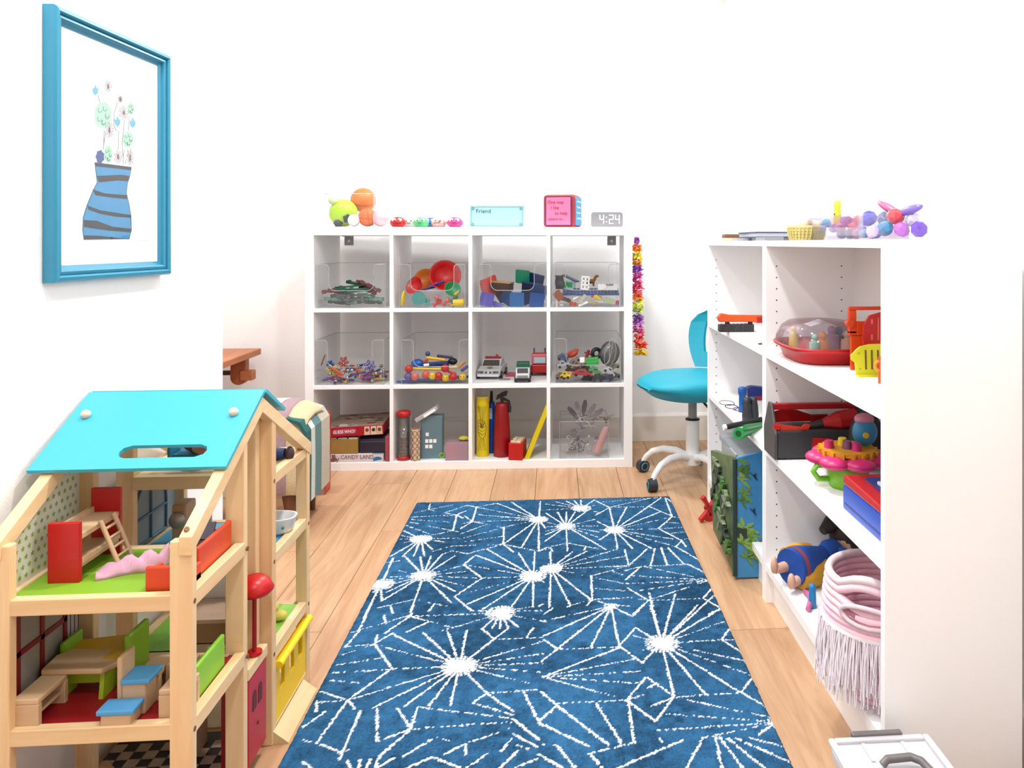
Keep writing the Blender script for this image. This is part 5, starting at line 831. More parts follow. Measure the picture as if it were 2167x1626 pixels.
# bag stands on the floor against the uprights
BGP = Vector((.492, 2.30, 0)); bag = thing('jungle_bag', 'toy bag printed with palms and birds standing by the bookcase', 'bag', BGP)
ff = lambda u, v: on_y(u, v, 2.30)-BGP
tl, tr, br, bl = ff(1556, 968), ff(1622, 955), ff(1622, 1196), ff(1556, 1196)
HB_ = max(tl.z, tr.z); X1 = tr.x
SKY = mat((70, 160, 225), .45, var=.12, scale=9); 
G().prism([(bl.x, 0.004), (X1, 0.004), (X1, tr.z), (tl.x+.01, tl.z), (tl.x, tl.z-.012)], 0, .014, 'xz').ob('front_face', SKY, bag, .003)
LF = mat((120, 140, 90), .55, var=.75, scale=30)
G().add([(bl.x, .0, .004), (bl.x-.012, .27, .05), (tl.x-.02, .27, tl.z-.05), (tl.x, .0, tl.z), (bl.x+.004, .013, .004), (bl.x+.004, .27, .05), (bl.x+.004, .27, tl.z-.05), (tl.x+.004, .013, tl.z)], [(0, 1, 2, 3), (4, 7, 6, 5), (0, 4, 5, 1), (3, 2, 6, 7), (1, 5, 6, 2), (0, 3, 7, 4)]).ob('side_gusset', LF, bag, .004)
G().tube([(bl.x-.001, .0, .012), (tl.x-.001, -.001, tl.z*.5), (tl.x-.001, 0, tl.z-.006)], .007, 8).ob('corner_piping', mat((40, 62, 55), .5), bag)
G().tube([(bl.x-.008, .1, .10), (bl.x-.012, .16, .20), (bl.x-.013, .22, .27), (bl.x-.014, .27, .31)], .005, 6).ob('strap', BLACK, bag)
G().box((bl.x-.001, -.003, .125), (bl.x+.035, .0, .155)).ob('clasp_strap', mat((45, 62, 52), .5), bag)
def leafp(x, z, L, a, m): 
    c_, s_ = math.cos(R(a)), math.sin(R(a)); n = 6; top = []; bot = []
    for k in range(n+1):
        q = k/n; wv = .10*L*math.sin(math.pi*q)*(1+.5*(k % 2)); droop = -.22*L*q*q
        top.append((x+c_*L*q-s_*wv, z+s_*L*q+c_*wv+droop)); bot.append((x+c_*L*q+s_*wv, z+s_*L*q-c_*wv+droop))
    return [q for q in top+bot[::-1][1:-1]]
PALM = [mat((120, 165, 60), .55), mat((85, 135, 55), .55), mat((150, 190, 90), .55)]
for k, (u, v, L) in enumerate([(1566, 975, .035), (1570, 995, .035), (1566, 1015, .04), (1570, 1045, .04), (1568, 1062, .035), (1575, 1120, .05), (1582, 1135, .05), (1577, 1155, .055), (1590, 1165, .045), (1580, 1180, .04), (1570, 1000, .04), (1571, 1150, .045)]):
    q = ff(u, v); g = G()
    for j in range(5):
        pts = leafp(q.x, q.z, L*(.7+.3*random.random()), -40+j*45+jit(12), None); pts = [(max(bl.x+.002, min(X1-.001, x)), max(.006, min(tl.z-.004, z))) for x, z in pts]; g.prism(pts, -.0012-.0002*k, .0005, 'xz')
    g.ob('palm_print', PALM[k % 3], bag)
for k in range(9):
    y_, z_ = .03+.025*k, .08+.24*((k*5) % 9)/9; g = G()
    for j in range(5):
        pts = leafp(y_, z_, .05, -30+j*50+jit(15), None); pts = [(max(.004, min(.262, y)), max(.06, min(tl.z-.06, z))) for y, z in pts]
        g.prism(pts, bl.x-.0215, bl.x-.010, 'yz')
    g.ob('side_leaf_print', [PALM[1], mat((150, 165, 130), .6), mat((60, 82, 58), .6)][k % 3], bag)
for u, v in ((1596, 1008), (1594, 1082)):
    q = ff(u, v); G().prism([(q.x-.012, q.z+.010), (q.x-.002, q.z+.003), (q.x+.004, q.z+.010), (q.x+.005, q.z-.002), (q.x+.010, q.z-.014), (q.x+.001, q.z-.006), (q.x-.004, q.z+.001)], -.004, .0005, 'xz').ob('bird_print', mat((35, 55, 75), .5), bag)
q = ff(1610, 1160); g = G().prism([(q.x+.009*math.cos(k*.5)*1.1, q.z+.024*math.sin(k*.5)) for k in range(13)], -.004, .0005, 'xz'); g.ob('orange_animal_print', mat((170, 95, 45), .55), bag)
t = thing('toy_propeller', 'red toy propeller on the floor beside the jungle bag', 'toy', on_z(1500, 1102, 0), (0, 0, 30))
for a in (60, 135): G().at((0, 0, .045), (0, a, 0)).prism([(-.055, -.012), (-.02, -.006), (.02, -.006), (.055, -.012), (.058, .006), (.02, .007), (-.02, .007), (-.058, .006)], -.008, .008, 'xz').ob('blade', RED, t, .003)
G().cyl((0, -.014, .045), (0, .014, .045), .012, n=12).ob('hub', DRED, t); G().box((-.012, -.012, 0), (.012, .012, .02)).ob('foot', RED, t, .002)

# ------------------------------------------------------------------ near bookcase, upper shelf: tray under a clear dome, play kitchen pieces
c = Vector((.703, 1.985, Z1)); t = thing('play_tray', 'red tray of play dough tools under a clear domed lid', 'tray', c)
def rr3(hx, hy, z, n=32, p=.62): return [(hx*math.copysign(abs(math.cos(2*math.pi*k/n))**p, math.cos(2*math.pi*k/n)), hy*math.copysign(abs(math.sin(2*math.pi*k/n))**p, math.sin(2*math.pi*k/n)), z) for k in range(n)]
def shell(levels, n=32, cap0=True, cap1=False, p=.62):
    g = G(); vs = []; 
    for hx, hy, z in levels: vs += rr3(hx, hy, z, n, p)
    m = len(levels); fs = [(i*n+k, i*n+(k+1) % n, (i+1)*n+(k+1) % n, (i+1)*n+k) for i in range(m-1) for k in range(n)]
    if cap0: fs.append(tuple(range(n)))
    if cap1: fs.append(tuple(range((m-1)*n, m*n)))
    return g.add(vs, fs, True)
shell([(.080, .10, .0), (.090, .112, .004), (.098, .125, .028), (.112, .14, .036), (.114, .142, .042), (.106, .134, .043), (.094, .12, .03), (.088, .108, .010), (.0, .0, .009)], cap0=True).ob('tray_body', RED, t)
shell([(.110, .138, .042), (.106, .134, .06), (.094, .12, .085), (.076, .10, .098), (.04, .06, .103), (.0, .0, .104)], cap0=False).ob('dome_lid', clear((240, 236, 242), .12, .06), t)
G().cbox((-.03, -.03, .098), (.05, .03, .001), (8, -12, 20)).ob('sticker', mat((235, 225, 228), .4), t)
for k, (x, y, z, s, m, nm) in enumerate([(-.06, .05, .05, .02, YELLOW, 'cutter'), (-.01, -.03, .04, .03, mat((245, 160, 60), .5), 'mould'), (.03, .01, .05, .03, mat((190, 150, 190), .5), 'roller'), (.05, -.05, .045, .028, mat((235, 205, 175), .5), 'stamp'), (.06, .04, .045, .03, mat((80, 130, 165), .5), 'press'), (-.04, -.06, .04, .022, mat((150, 215, 185), .5), 'star_cutter')]):
    g = G().cyl((x, y, .012), (x, y, z+.012), s*.7, s*.6, 12).cyl((x, y, z), (x, y, z+.022), s*.35, s*.3, 10).sph((x, y, z+.024), s*.4, 10, 6); g.ob(nm, m, t)
def upright_plate(name, label, cat, y, poly_px, m, holes, X, th=.006, parts=()):
    o = Vector((X, y, Z1)); q = [on_y(u, v, y)-o for u, v in poly_px]
    t = thing(name, label, cat, o); G().prism([(a.x, a.z) for a in q], 0, th, 'xz').ob('plate', m, t, .001)
    for (hp, hm, nm) in holes:
        r = [on_y(u, v, y)-o for u, v in hp]; G().prism([(a.x, a.z) for a in r], -.0012, .0004, 'xz').ob(nm, hm, t)
    return t
def stand(t, m, x0, x1): G().box((x0, 0, 0), (x1, .03, .006)).ob('foot', m, t)
c4 = lambda u, v, r, n=12: [(u+r*math.cos(2*math.pi*k/n), v+r*math.sin(2*math.pi*k/n)) for k in range(n)]
t = thing('play_oven_rack', 'orange frame shaped toy piece standing on the upper shelf of the near bookcase', 'toy', (.75, 1.805, Z1)); O0 = Vector((.75, 1.805, Z1)); q = lambda u, v: (on_y(u, v, 1.805)-O0)
OR2 = mat((250, 80, 20), .4)
for (u0, v0, u1, v1, nm) in ((1797, 649, 1884, 657, 'top_bar'), (1797, 657, 1813, 707, 'left_post'), (1813, 680, 1884, 711, 'base_plate'), (1797, 700, 1813, 711, 'corner')):
    a, b = q(u0, v1), q(u1, v0); G().box((a.x, 0, a.z), (b.x, .012, b.z)).ob(nm, OR2, t, .002)
a, b = q(1802, 790), q(1866, 711); G().box((a.x, .0, 0), (b.x, .010, b.z)).ob('stand', OR2, t); a = q(1799, 685); G().cyl((a.x, -.004, a.z), (a.x, .014, a.z), .009, n=14).ob('knob', OR2, t); a = q(1806, 660)
t = upright_plate('play_mould', 'red half round toy mould leaning behind the yellow paddle', 'toy', 1.765, [(1886, 745), (1832, 745), (1826, 718), (1828, 688), (1840, 668), (1868, 660), (1886, 661)], RED, [([(1843, 676), (1847, 676), (1847, 686), (1843, 686)], mat((250, 120, 100), .4), 'slot'), ([(1843, 708), (1847, 708), (1847, 720), (1843, 720)], mat((250, 120, 100), .4), 'slot'), ([(1857, 672), (1860, 672), (1860, 720), (1857, 720)], mat((250, 110, 90), .4), 'slot')], .74); stand(t, RED, on_y(1834, 745, 1.765).x-.74, on_y(1866, 745, 1.765).x-.74); a = on_y(1832, 745, 1.765)-Vector((.74, 1.765, Z1)); G().box((a.x, .0, 0), (a.x+.03, .006, a.z)).ob('leg', RED, t)
YL2 = mat((235, 230, 20), .4)
t = upright_plate('play_grater', 'yellow toy paddle with three dark slots at the end of the upper shelf', 'toy', 1.715, [(1890, 793), (1812, 794), (1810, 768), (1802, 762), (1801, 752), (1808, 746), (1811, 742), (1820, 734), (1840, 729), (1870, 728), (1890, 731)], YL2, [([(1830+13*k, 741), (1833+13*k, 741), (1834+13*k, 782), (1831+13*k, 782)], mat((120, 70, 20), .5), 'slot') for k in range(3)]+[(c4(1817, 748, 2.2), mat((190, 185, 20), .4), 'screw_mark'), (c4(1820, 781, 2.2), mat((190, 185, 20), .4), 'screw_mark')], .73); a = on_y(1815, 793, 1.715)-Vector((.73, 1.715, Z1)); G().box((a.x, -.008, 0), (a.x+.05, .014, max(.004, a.z))).ob('foot', YL2, t)
p = on_y(1862, 784, 1.63); t = thing('play_whisk', 'orange toy handle in front of the yellow paddle', 'toy', (p.x, 1.63, Z1)); G().cyl((0, 0, 0), (0, 0, p.z-Z1+.03), .004, n=10).ob('stick', ORANGE, t); G().tube([(.010*math.cos(k*.5), 0, p.z-Z1+.01+.010*math.sin(k*.5)) for k in range(13)], .004, 8, True).ob('ring', mat((250, 150, 40), .4), t)

# ------------------------------------------------------------------ near bookcase, middle shelf: tool box, flower toy, cash register
tb = thing('tool_box', 'black toy tool box with a red carrying bar', 'tool box', (.588, 2.025, Z2)); TBG = mat((58, 58, 62), .45); L = .255; W = .105
G().prism([(0, .004), (W, .004), (W, .075), (W-.006, .078), (.006, .078), (0, .075)], .008, L-.008, 'yz').ob('tray', TBG, tb, .003)
for x in (0, L-.008): G().prism([(0, 0), (W, 0), (W+.004, .07), (W*.62, .145), (W*.38, .145), (-.004, .07)], x, x+.008, 'yz').ob('end_plate', mat((84, 80, 82), .45), tb, .003)
G().box((.006, W*.40, .125), (L-.006, W*.60, .141)).ob('carrying_bar', mat((178, 14, 24), .35), tb, .003)
G().prism([(.10, .030), (.155, .026), (.158, .055), (.105, .060)], -.003, .001, 'xz').ob('red_badge', RED, tb)
def tool(name, label, x, y, z, rot): return thing(name, label, 'toy tool', (.588+x, 2.025+y, Z2+z), rot)
t = tool('toy_drill', 'red and black toy drill lying in the tool box', .185, .03, .095, (0, -8, 0)); G().cyl((-.045, 0, 0), (.0, 0, 0), .012, .026, 18).cyl((0, 0, 0), (.05, 0, .004), .026, .024, 18).ob('motor_housing', mat((200, 20, 26), .35), t); G().cyl((-.10, 0, -.004), (-.045, 0, 0), .009, .012, 14).ob('chuck', mat((62, 52, 54), .4), t)
t = tool('toy_saw', 'red toy saw blade sticking up at the back of the tool box', .055, .075, .085, (0, 0, 4)); G().prism([(-.045, 0), (.09, 0), (.07, .018), (.03, .032), (-.01, .036), (-.045, .028)], -.002, .002, 'xz').ob('blade', RED, t); G().box((.07, -.005, -.006), (.12, .005, .018)).ob('handle', DRED, t, .003)
t = tool('toy_wrench', 'small red toy spanner in the front of the tool box', .045, .012, .082, (0, 6, 0)); G().prism([(-.035, -.008), (.03, -.006), (.045, -.018), (.055, -.016), (.050, 0), (.055, .014), (.04, .016), (.03, .006), (-.035, .008)], -.004, .004, 'xz').ob('shaft', mat((235, 60, 30), .4), t, .001); G().cyl((-.045, 0, 0), (-.03, 0, 0), .010, n=8).ob('socket', RED, t)
p = on_z(1766, 1030, Z2); ft = thing('flower_gear_toy', 'lime green pot toy with pink petals and spinning gears', 'toy', (.70, 1.80, Z2)); p = Vector((.70, 1.80, Z2))
G().lathe([(0, 0), (.042, 0), (.047, .01), (.05, .045), (.046, .058), (0, .058)], 24).ob('pot', mat((140, 215, 50), .35), ft); G().tube([(-.046, 0, .018), (-.075, -.01, .022), (-.088, -.012, .04), (-.078, -.01, .054), (-.046, 0, .052)], .007, 10).ob('handle', mat((140, 220, 60), .35), ft)
for k in range(7): a = k*2*math.pi/7+.3; G().sph((.062*math.cos(a), .062*math.sin(a), .068), (.038, .038, .016), 18, 10).ob('petal', mat((235, 50, 130), .35), ft)
gr = G().cyl((0, 0, .082), (0, 0, .092), .066, n=32)
for k in range(18): a = k*math.pi/9; gr.cbox((.068*math.cos(a), .068*math.sin(a), .085), (.008, .008, .012), (0, 0, math.degrees(a)))
gr.ob('gear_disc', mat((240, 170, 30), .4), ft)
for x, y, m, nm in ((-.045, .0, mat((220, 40, 120), .4), 'pink_peg'), (-.005, .02, YELLOW, 'yellow_peg'), (.01, -.03, mat((215, 40, 130), .4), 'magenta_peg'), (-.005, -.01, mat((130, 80, 110), .4), 'mauve_peg')): G().cyl((x, y, .092), (x, y, .110), .012, .010, 6).ob(nm, m, ft)
bl_ = G().sph((.042, .0, .128), (.030, .022, .034), 18, 12).ob('blue_gear', mat((50, 145, 195), .4), ft); G().cyl((.036, -.024, .125), (.036, -.018, .125), .007, n=10).ob('yellow_dot', YELLOW, bl_); G().sph((.042, .004, .158), (.024, .02, .014), 14, 8).ob('pink_cap', mat((225, 140, 165), .4), ft)
p = on_z(1783, 1075, Z2); cr = thing('cash_register', 'blue and red toy cash register with white keys', 'cash register', (p.x, 1.379, Z2)); D = p.y-1.379; W = .845-p.x
G().prism([(0, 0), (D, 0), (D, .052), (0, .052)], 0, W, 'yz').ob('drawer_body', mat((15, 85, 205), .35), cr, .004); G().prism([(0, .052), (D, .052), (D, .074), (0, .064)], 0, W, 'yz').ob('top_case', mat((196, 14, 28), .35), cr, .006); G().box((-.001, .01, .012), (.0, D-.012, .016)).ob('drawer_gap', mat((10, 50, 140), .4), cr)
G().prism(rrect(.035, .03, W-.02, D-.03, .01), .0655, .0745).ob('key_panel', mat((30, 60, 150), .4), cr)
for i in range(4):
    for j in range(3): k_ = G().box((.042+j*.034, .040+i*.040, .0745), (.070+j*.034, .072+i*.040, .083)).ob('key', mat((240, 242, 248), .4), cr, .003); G().box((.052+j*.034, .052+i*.040, .083), (.060+j*.034, .060+i*.040, .0834)).ob('key_symbol', mat((60, 80, 150), .5), k_)
t = thing('toy_camera', 'black toy hidden behind the tool box at the bookcase back', 'toy', (.80, 1.93, Z2)); G().sph((0, 0, .075), (.045, .045, .075), 16, 10).ob('body', mat((30, 34, 36), .5), t)

# ------------------------------------------------------------------ near bookcase, bottom: doll, basket, small toys
f0 = on_z(1652, 1216, Z3+.045); h0 = on_z(1795, 1152, Z3+.06); dv = h0-f0
dl = thing('doll', 'doll with dark hair in a blue and gold dress lying on the bottom shelf', 'doll', (f0.x, f0.y, Z3), (0, 0, math.degrees(math.atan2(dv.y, dv.x)))); DB = mat((24, 88, 190), .6, var=.25, scale=50); GD = mat((246, 184, 50), .6); LD = dv.length/.27
def DG(): return G().at((0, 0, 0), (0, 0, 0), (LD, LD, LD))
DG().tube([(0, .018, .050), (.04, .018, .048), (.09, .016, .046)], [.011, .014, .018], 10).sph((-.004, .018, .062), (.010, .009, .022), 10, 8).ob('leg', SKIN, dl); DG().tube([(.012, -.028, .026), (.05, -.022, .030), (.09, -.012, .036)], [.010, .013, .017], 10).sph((.008, -.028, .034), (.010, .010, .020), 10, 8).ob('leg', SKIN, dl)
DG().tube([(.036, .0, .052), (.07, 0, .052), (.12, 0, .052), (.165, 0, .054)], [.046, .047, .036, .022], 18).ob('skirt', DB, dl); DG().tube([(.045, -.022, .030), (.09, -.026, .030), (.14, -.016, .040)], [.026, .032, .024], 16).tube([(.05, .022, .062), (.09, .022, .064), (.13, .015, .064)], [.030, .032, .024], 14).ob('petticoat', GD, dl)
DG().tube([(.048, 0, .052), (.060, 0, .052)], [.0475, .0478], 18).ob('hem_band', mat((150, 70, 90), .6), dl); DG().tube([(.165, 0, .054), (.19, 0, .056), (.215, 0, .06)], [.024, .032, .026], 14).ob('bodice', DB, dl); DG().tube([(.205, -.028, .058), (.19, -.045, .05), (.165, -.05, .04)], [.020, .017, .012], 10).ob('sleeve', DB, dl); DG().sph((.255, 0, .07), (.032, .032, .036), 18, 12).ob('head', SKIN, dl)
DG().sph((.265, .006, .078), (.042, .044, .046), 18, 12).tube([(.26, .02, .10), (.235, .03, .115), (.20, .03, .10)], [.03, .024, .012], 10).ob('hair', mat((42, 26, 22), .6), dl)
bk = thing('woven_basket', 'pink rope basket with a white fringe on the bottom shelf', 'basket', (.672, 1.535, Z3)); PKR = mat((252, 212, 224), .8, k=1.05, var=.12, scale=120); RB, HB2 = .104, .232
prof = lambda q: RB*(.80+.30*math.sin(min(1, q*1.15)*math.pi*.52))*(1-.06*max(0, q-.75)/.25)
n = 17
for k in range(n):
    q = k/(n-1); r = prof(q); z = .008+q*(HB2-.012); pts = []; m = 40
    for i in range(m):
        a = 2*math.pi*i/m; zz = z; rr = r
        d = abs((a-R(232)+math.pi) % (2*math.pi)-math.pi)
        if q > .72: 
            lift = max(0, 1-(d/.55)**2); zz += (.022*lift if q > .90 else -.012*lift if q < .88 else .012*lift)
        pts.append((rr*math.cos(a), rr*math.sin(a), zz))
    G().tube(pts, .0088, 7, True).ob('rope_coil', PKR if k < n-1 else mat((255, 235, 240), .8), bk)
G().cyl((0, 0, 0), (0, 0, .008), prof(0), n=24).ob('bottom', PKR, bk)
hc = R(232); rr_ = prof(.82)+.0095
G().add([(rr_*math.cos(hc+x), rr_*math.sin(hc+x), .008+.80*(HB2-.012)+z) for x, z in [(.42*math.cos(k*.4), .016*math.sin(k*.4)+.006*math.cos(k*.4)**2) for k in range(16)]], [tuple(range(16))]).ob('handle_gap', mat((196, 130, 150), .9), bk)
G().tube([(rr_*1.01*math.cos(hc+.44*math.cos(k*.4)), rr_*1.01*math.sin(hc+.44*math.cos(k*.4)), .008+.80*(HB2-.012)+.019*math.sin(k*.4)) for k in range(16)], .005, 6, True).ob('handle_edge', mat((255, 228, 236), .8), bk)
g = G(); FRN = mat((255, 242, 248), .9, k=1.02)
for i in range(760):
    a = 2*math.pi*random.random(); q0 = .60; L = .085+random.random()*.045; z = .008+q0*(HB2-.012); r = prof(q0)+.010+random.random()*.004; pts = []
    for k in range(5): z_ = z-L*k/4; r_ = r+.004*math.sin(k+i)+.002*k; aa = a+.014*k*math.sin(i*1.7); pts.append((r_*math.cos(aa), r_*math.sin(aa), z_))
    g.tube(pts, .0013, 4)
g.ob('fringe', FRN, bk)['kind'] = 'stuff'
G().tube([((prof(.6)+.010)*math.cos(2*math.pi*i/36), (prof(.6)+.010)*math.sin(2*math.pi*i/36), .008+.6*(HB2-.012)) for i in range(36)], .005, 6, True).ob('fringe_band', mat((255, 245, 248), .9), bk)
p = on_z(1704, 1270, Z3+.008); one('toy_comb', G().tube([(-.02, -.05, .008), (0, -.015, .012), (.008, .02, .010), (.004, .05, .008)], [.006, .008, .008, .005], 8), mat((232, 120, 175), .5), 'pink doll brush on the bottom shelf in front of the doll', 'brush', (p.x+.01, p.y, Z3))
p = on_z(1722, 1290, Z3); one('toy_clip', G().cyl((0, 0, .0), (0, 0, .05), .010, .008, 12).sph((0, 0, .05), .009, 10, 6), mat((30, 145, 210), .4), 'small bright blue bottle beside the pink basket', 'bottle', (p.x, p.y+.01, Z3))
p = on_z(1755, 1500, Z3)

# ------------------------------------------------------------------ on top of the bookcases
def topx(u, X): return on_x(u, 505, X).y
y = topx(1555, .70); t = thing('wooden_block', 'brown and cream wooden block on top of the far bookcase', 'block', (.70, y, ZT)); G().box((-.045, -.03, 0), (.045, .03, .013)).ob('cream_layer', mat((245, 222, 180), .5), t, .003); G().box((-.045, -.03, .013), (.045, .03, .027)).ob('brown_layer', mat((120, 78, 45), .5), t, .004)
y = topx(1575, .665); one('flat_tool', G().prism(rrect(-.03, -.06, .03, .06, .02), 0, .010), mat((170, 172, 174), .4), 'flat pale grey dish near the wooden block', 'dish', (.655, y-.02, ZT))
y = topx(1632, .74); t = thing('book', 'black covered book on top of the far bookcase', 'book', (.74, y, ZT+.0)); G().box((-.085, -.12, .026), (.085, .12, .030)).ob('cover', mat((50, 55, 72), .5), t); G().box((-.082, -.117, .014), (.085, .117, .026)).ob('pages', mat((190, 195, 215), .6), t); G().box((-.085, -.12, .010), (.085, .12, .014)).ob('back_cover', mat((60, 62, 80), .5), t); G().box((-.07, -.1, 0), (.07, .1, .010)).ob('foot', mat((215, 218, 222), .5), t)
y = topx(1640, .66); one('drawing_clip', G().prism([(-.03, -.05), (.025, -.055), (.03, .0), (.0, .06), (-.03, .05)], 0, .011), mat((150, 152, 156), .4), 'flat grey tray sticking out below the book', 'tray', (.645, y, ZT))
y = topx(1706, .70); wb = thing('small_basket', 'small straw coloured woven basket on top of the near bookcase', 'basket', (.70, y, ZT)); WV = mat((222, 205, 135), .8)
for k in range(5): G().tube([((.040+.002*k)*math.cos(2*math.pi*i/28), (.040+.002*k)*math.sin(2*math.pi*i/28), .005+.008*k) for i in range(28)], .0052, 6, True).ob('coil', WV, wb)
for k in range(30): a = 2*math.pi*k/30; G().tube([(.043*math.cos(a), .043*math.sin(a), .001), (.049*math.cos(a+.05), .049*math.sin(a+.05), .018), (.050*math.cos(a+.1), .050*math.sin(a+.1), .038)], .003, 5).ob('stake', mat((208, 190, 115), .8), wb)
G().cyl((0, 0, 0), (0, 0, .004), .04, n=20).ob('bottom', WV, wb)
for k, (x, y_) in enumerate(((.0, .01), (-.02, -.015), (.022, -.012))): one('seashell', G().lathe([(0, .0), (.012, .006), (.016, .016), (.010, .026), (0, .034)], 12), mat((250, 225, 190), .6), ['cream', 'pale', 'tan'][k]+' shell in the small straw basket', 'shell', (.70+x, y+y_, ZT+.030), (20*k, 30, 0), 'shells in the straw basket')
ya, yb = topx(1866, .745), topx(1742, .745)
t = thing('gem_bin', 'clear bin of coloured gems on top of the near bookcase', 'bin', (.70, ya, ZT)); W, D, H = .11, yb-ya, .062
G().box((0, 0, 0), (W, D, .002)).box((0, 0, .002), (.002, D, H)).box((W-.002, 0, .002), (W, D, H)).box((.002, 0, .002), (W-.002, .002, H)).box((.002, D-.002, .002), (W-.002, D, H)).ob('body', clear((248, 246, 250), .08, .05), t)
GEMC = [((215, 120, 190), 'pink'), ((90, 110, 215), 'blue'), ((120, 195, 235), 'sky blue'), ((165, 120, 205), 'violet'), ((240, 115, 125), 'coral'), ((120, 70, 150), 'plum')]
def gem(x, y, z, r, c, label, group=None, rot=None):
    o = one('plastic_gem', G().sph((0, 0, 0), (r, r, r*.85), 8, 5), mat(c, .2), label, 'gem', (x, y, z), rot or (jit(60), jit(60), jit(90)), group)
    for pl_ in o.data.polygons: pl_.use_smooth = False
for i in range(22):
    c, nm = GEMC[i % 6]; gem(.716+.078*random.random(), ya+.014+(D-.028)*random.random(), ZT+.016+.016*(i//8), .0135, c, nm+' plastic gem heaped in the clear gem bin', nm+' gems in the bin')
for u, v, r, c, lb, X in ((1838, 462, .021, (80, 80, 215), 'large deep blue gem at the rim of the gem bin', .74), (1895, 458, .021, (240, 90, 100), 'coral red gem outside the gem bin', .78), (1873, 484, .02, (70, 170, 220), 'turquoise gem beside the gem bin', .76), (1908, 486, .019, (190, 110, 205), 'orchid gem right of the turquoise one', .78), (1945, 485, .019, (120, 85, 195), 'purple gem at the near end of the row', .80), (1932, 465, .018, (225, 220, 245), 'clear lilac gem at the near end', .81), (1872, 462, .02, (110, 130, 175), 'grey blue gem behind the coral one', .81), (1846, 490, .016, (205, 185, 235), 'pale lilac gem in front of the gem bin', .72)):
    q = on_x(u, v, X); gem(q.x, q.y, max(q.z, ZT+r*.9), r, c, lb)
for u, v, c, lb, ry in ((1880, 440, (220, 120, 165), 'long pink petal shaped gem on top', 25), (1925, 445, (140, 115, 205), 'long violet petal shaped gem on top', -12)):
    q = on_x(u, v, .80); one('petal_gem', G().sph((0, 0, 0), (.010, .040, .010), 12, 8), mat(c, .25), lb, 'gem', tuple(q), (ry, 0, 20))
q = on_x(1772, 428, .76); t = thing('toy_duck', 'yellow plastic toy standing in the gem bin', 'toy', (q.x, q.y, ZT+.03)); G().lathe([(0, 0), (.010, .0), (.011, .03), (.009, .055), (.010, .062), (.009, .076), (0, .078)], 12).ob('body', mat((248, 240, 60), .4), t); G().sph((-.009, -.004, .04), .0025, 6, 5).ob('eye', BLACK, t)

# ------------------------------------------------------------------ clear storage box in the foreground
sb = thing('storage_box', 'clear lidded storage box with grey handle at the lower right', 'storage box', (.478, .97, 0)); W, D, H = .182, .352, .150; BX = clear((252, 252, 255), .10, .35); BX2 = clear((250, 250, 254), .10, .55)
G().prism(rrect(.008, .008, W-.008, D-.008, .02), .002, H-.022).ob('body', BX, sb); G().prism(rrect(0, 0, W, D, .024), H-.022, H-.006).ob('lid', BX2, sb, .003)
g = G().prism(rrect(0, 0, .012, D, .005), H-.006, H).prism(rrect(W-.012, 0, W, D, .005), H-.006, H).box((.012, D-.012, H-.006), (W-.012, D, H)).box((.012, 0, H-.006), (W-.012, .012, H)); g.ob('lid_rim', BX2, sb, .002)
for x in (.055, .125): G().box((x, D-.06, H-.006), (x+.006, D-.014, H-.003)).ob('lid_rib', BX2, sb)
G().box((.03, .06, H-.006), (W-.03, D-.075, H-.0045)).ob('lid_recess', BX, sb)
HG = mat((118, 112, 112), .35); G().tube([(.065, D-.078, H+.002), (.075, D-.074, H+.008), (.115, D-.074, H+.010), (.128, D-.085, H+.010), (.138, D-.15, H+.010), (.138, D-.20, H+.008)], .0065, 10).ob('handle', HG, sb)
G().box((.045, D-.002, H-.012), (.135, D+.010, H+.004)).ob('clasp', HG, sb, .002)
# ------------------------------------------------------------------ doll house by the left wall
HO = Vector((-.72, 1.55, 0)); hs = thing('doll_house', 'open wooden doll house with a bright blue roof by the left wall', 'doll house', HO)
def H(): return G().at(-HO)
XG, XL = -.565, -.868
def post(x0, y0, z1, wx=.034, wy=.018, z0=0): return H().box((x0, y0, z0), (x0+wx, y0+wy, z1)).ob('post', PINE, hs, .002)
post(XG-.034, 1.262, .548); post(XL-.002, 1.262, .548); post(XG-.038, 1.478, .655); post(XL, 1.478, .655); post(XG-.058, 1.590, .672, .034, .02); post(XG-.036, 1.612, .672, .036, .022); post(XL, 1.612, .665); post(XG-.026, 1.834, .548, .026, .02); post(XL, 1.834, .548, .03)
def bar_y(x0, y0, y1, z0, z1, w=.018): return H().box((x0, y0, z0), (x0+w, y1, z1)).ob('side_rail', PINEY, hs, .0015)
def bar_x(y0, z0, z1, x0=XL+.03, x1=XG-.03, w=.018): return H().box((x0, y0, z0), (x1, y0+w, z1)).ob('cross_rail', PINEX, hs, .0015)
for z in (.438, .236, .006):
    bar_y(XG-.020, 1.280, 1.478, z, z+.025); bar_y(XL, 1.280, 1.478, z, z+.025); bar_x(1.264, z, z+.025); bar_x(1.470, z, z+.022)
for z in (.522, .358, .166, .006):
    bar_y(XG-.020, 1.634, 1.834, z, z+.023); bar_y(XL, 1.634, 1.834, z, z+.023); bar_x(1.624, z, z+.020); bar_x(1.832, z, z+.020)
bar_y(XG-.020, 1.496, 1.592, .196, .218); bar_x(1.612, .522, .548)
sl = .55
def rafter(x0, ya, za, yb, zb, w=.020, th=.030):
    H().prism([(ya, za), (yb, zb), (yb, zb-th), (ya, za-th)], x0+.0015, x0+w+.0015, 'yz').ob('rafter', PINEY, hs, .0015)
for x in (XG-.020, XL): rafter(x, 1.2585, .556, 1.556, .716); rafter(x, 1.556, .716, 1.860, .550)
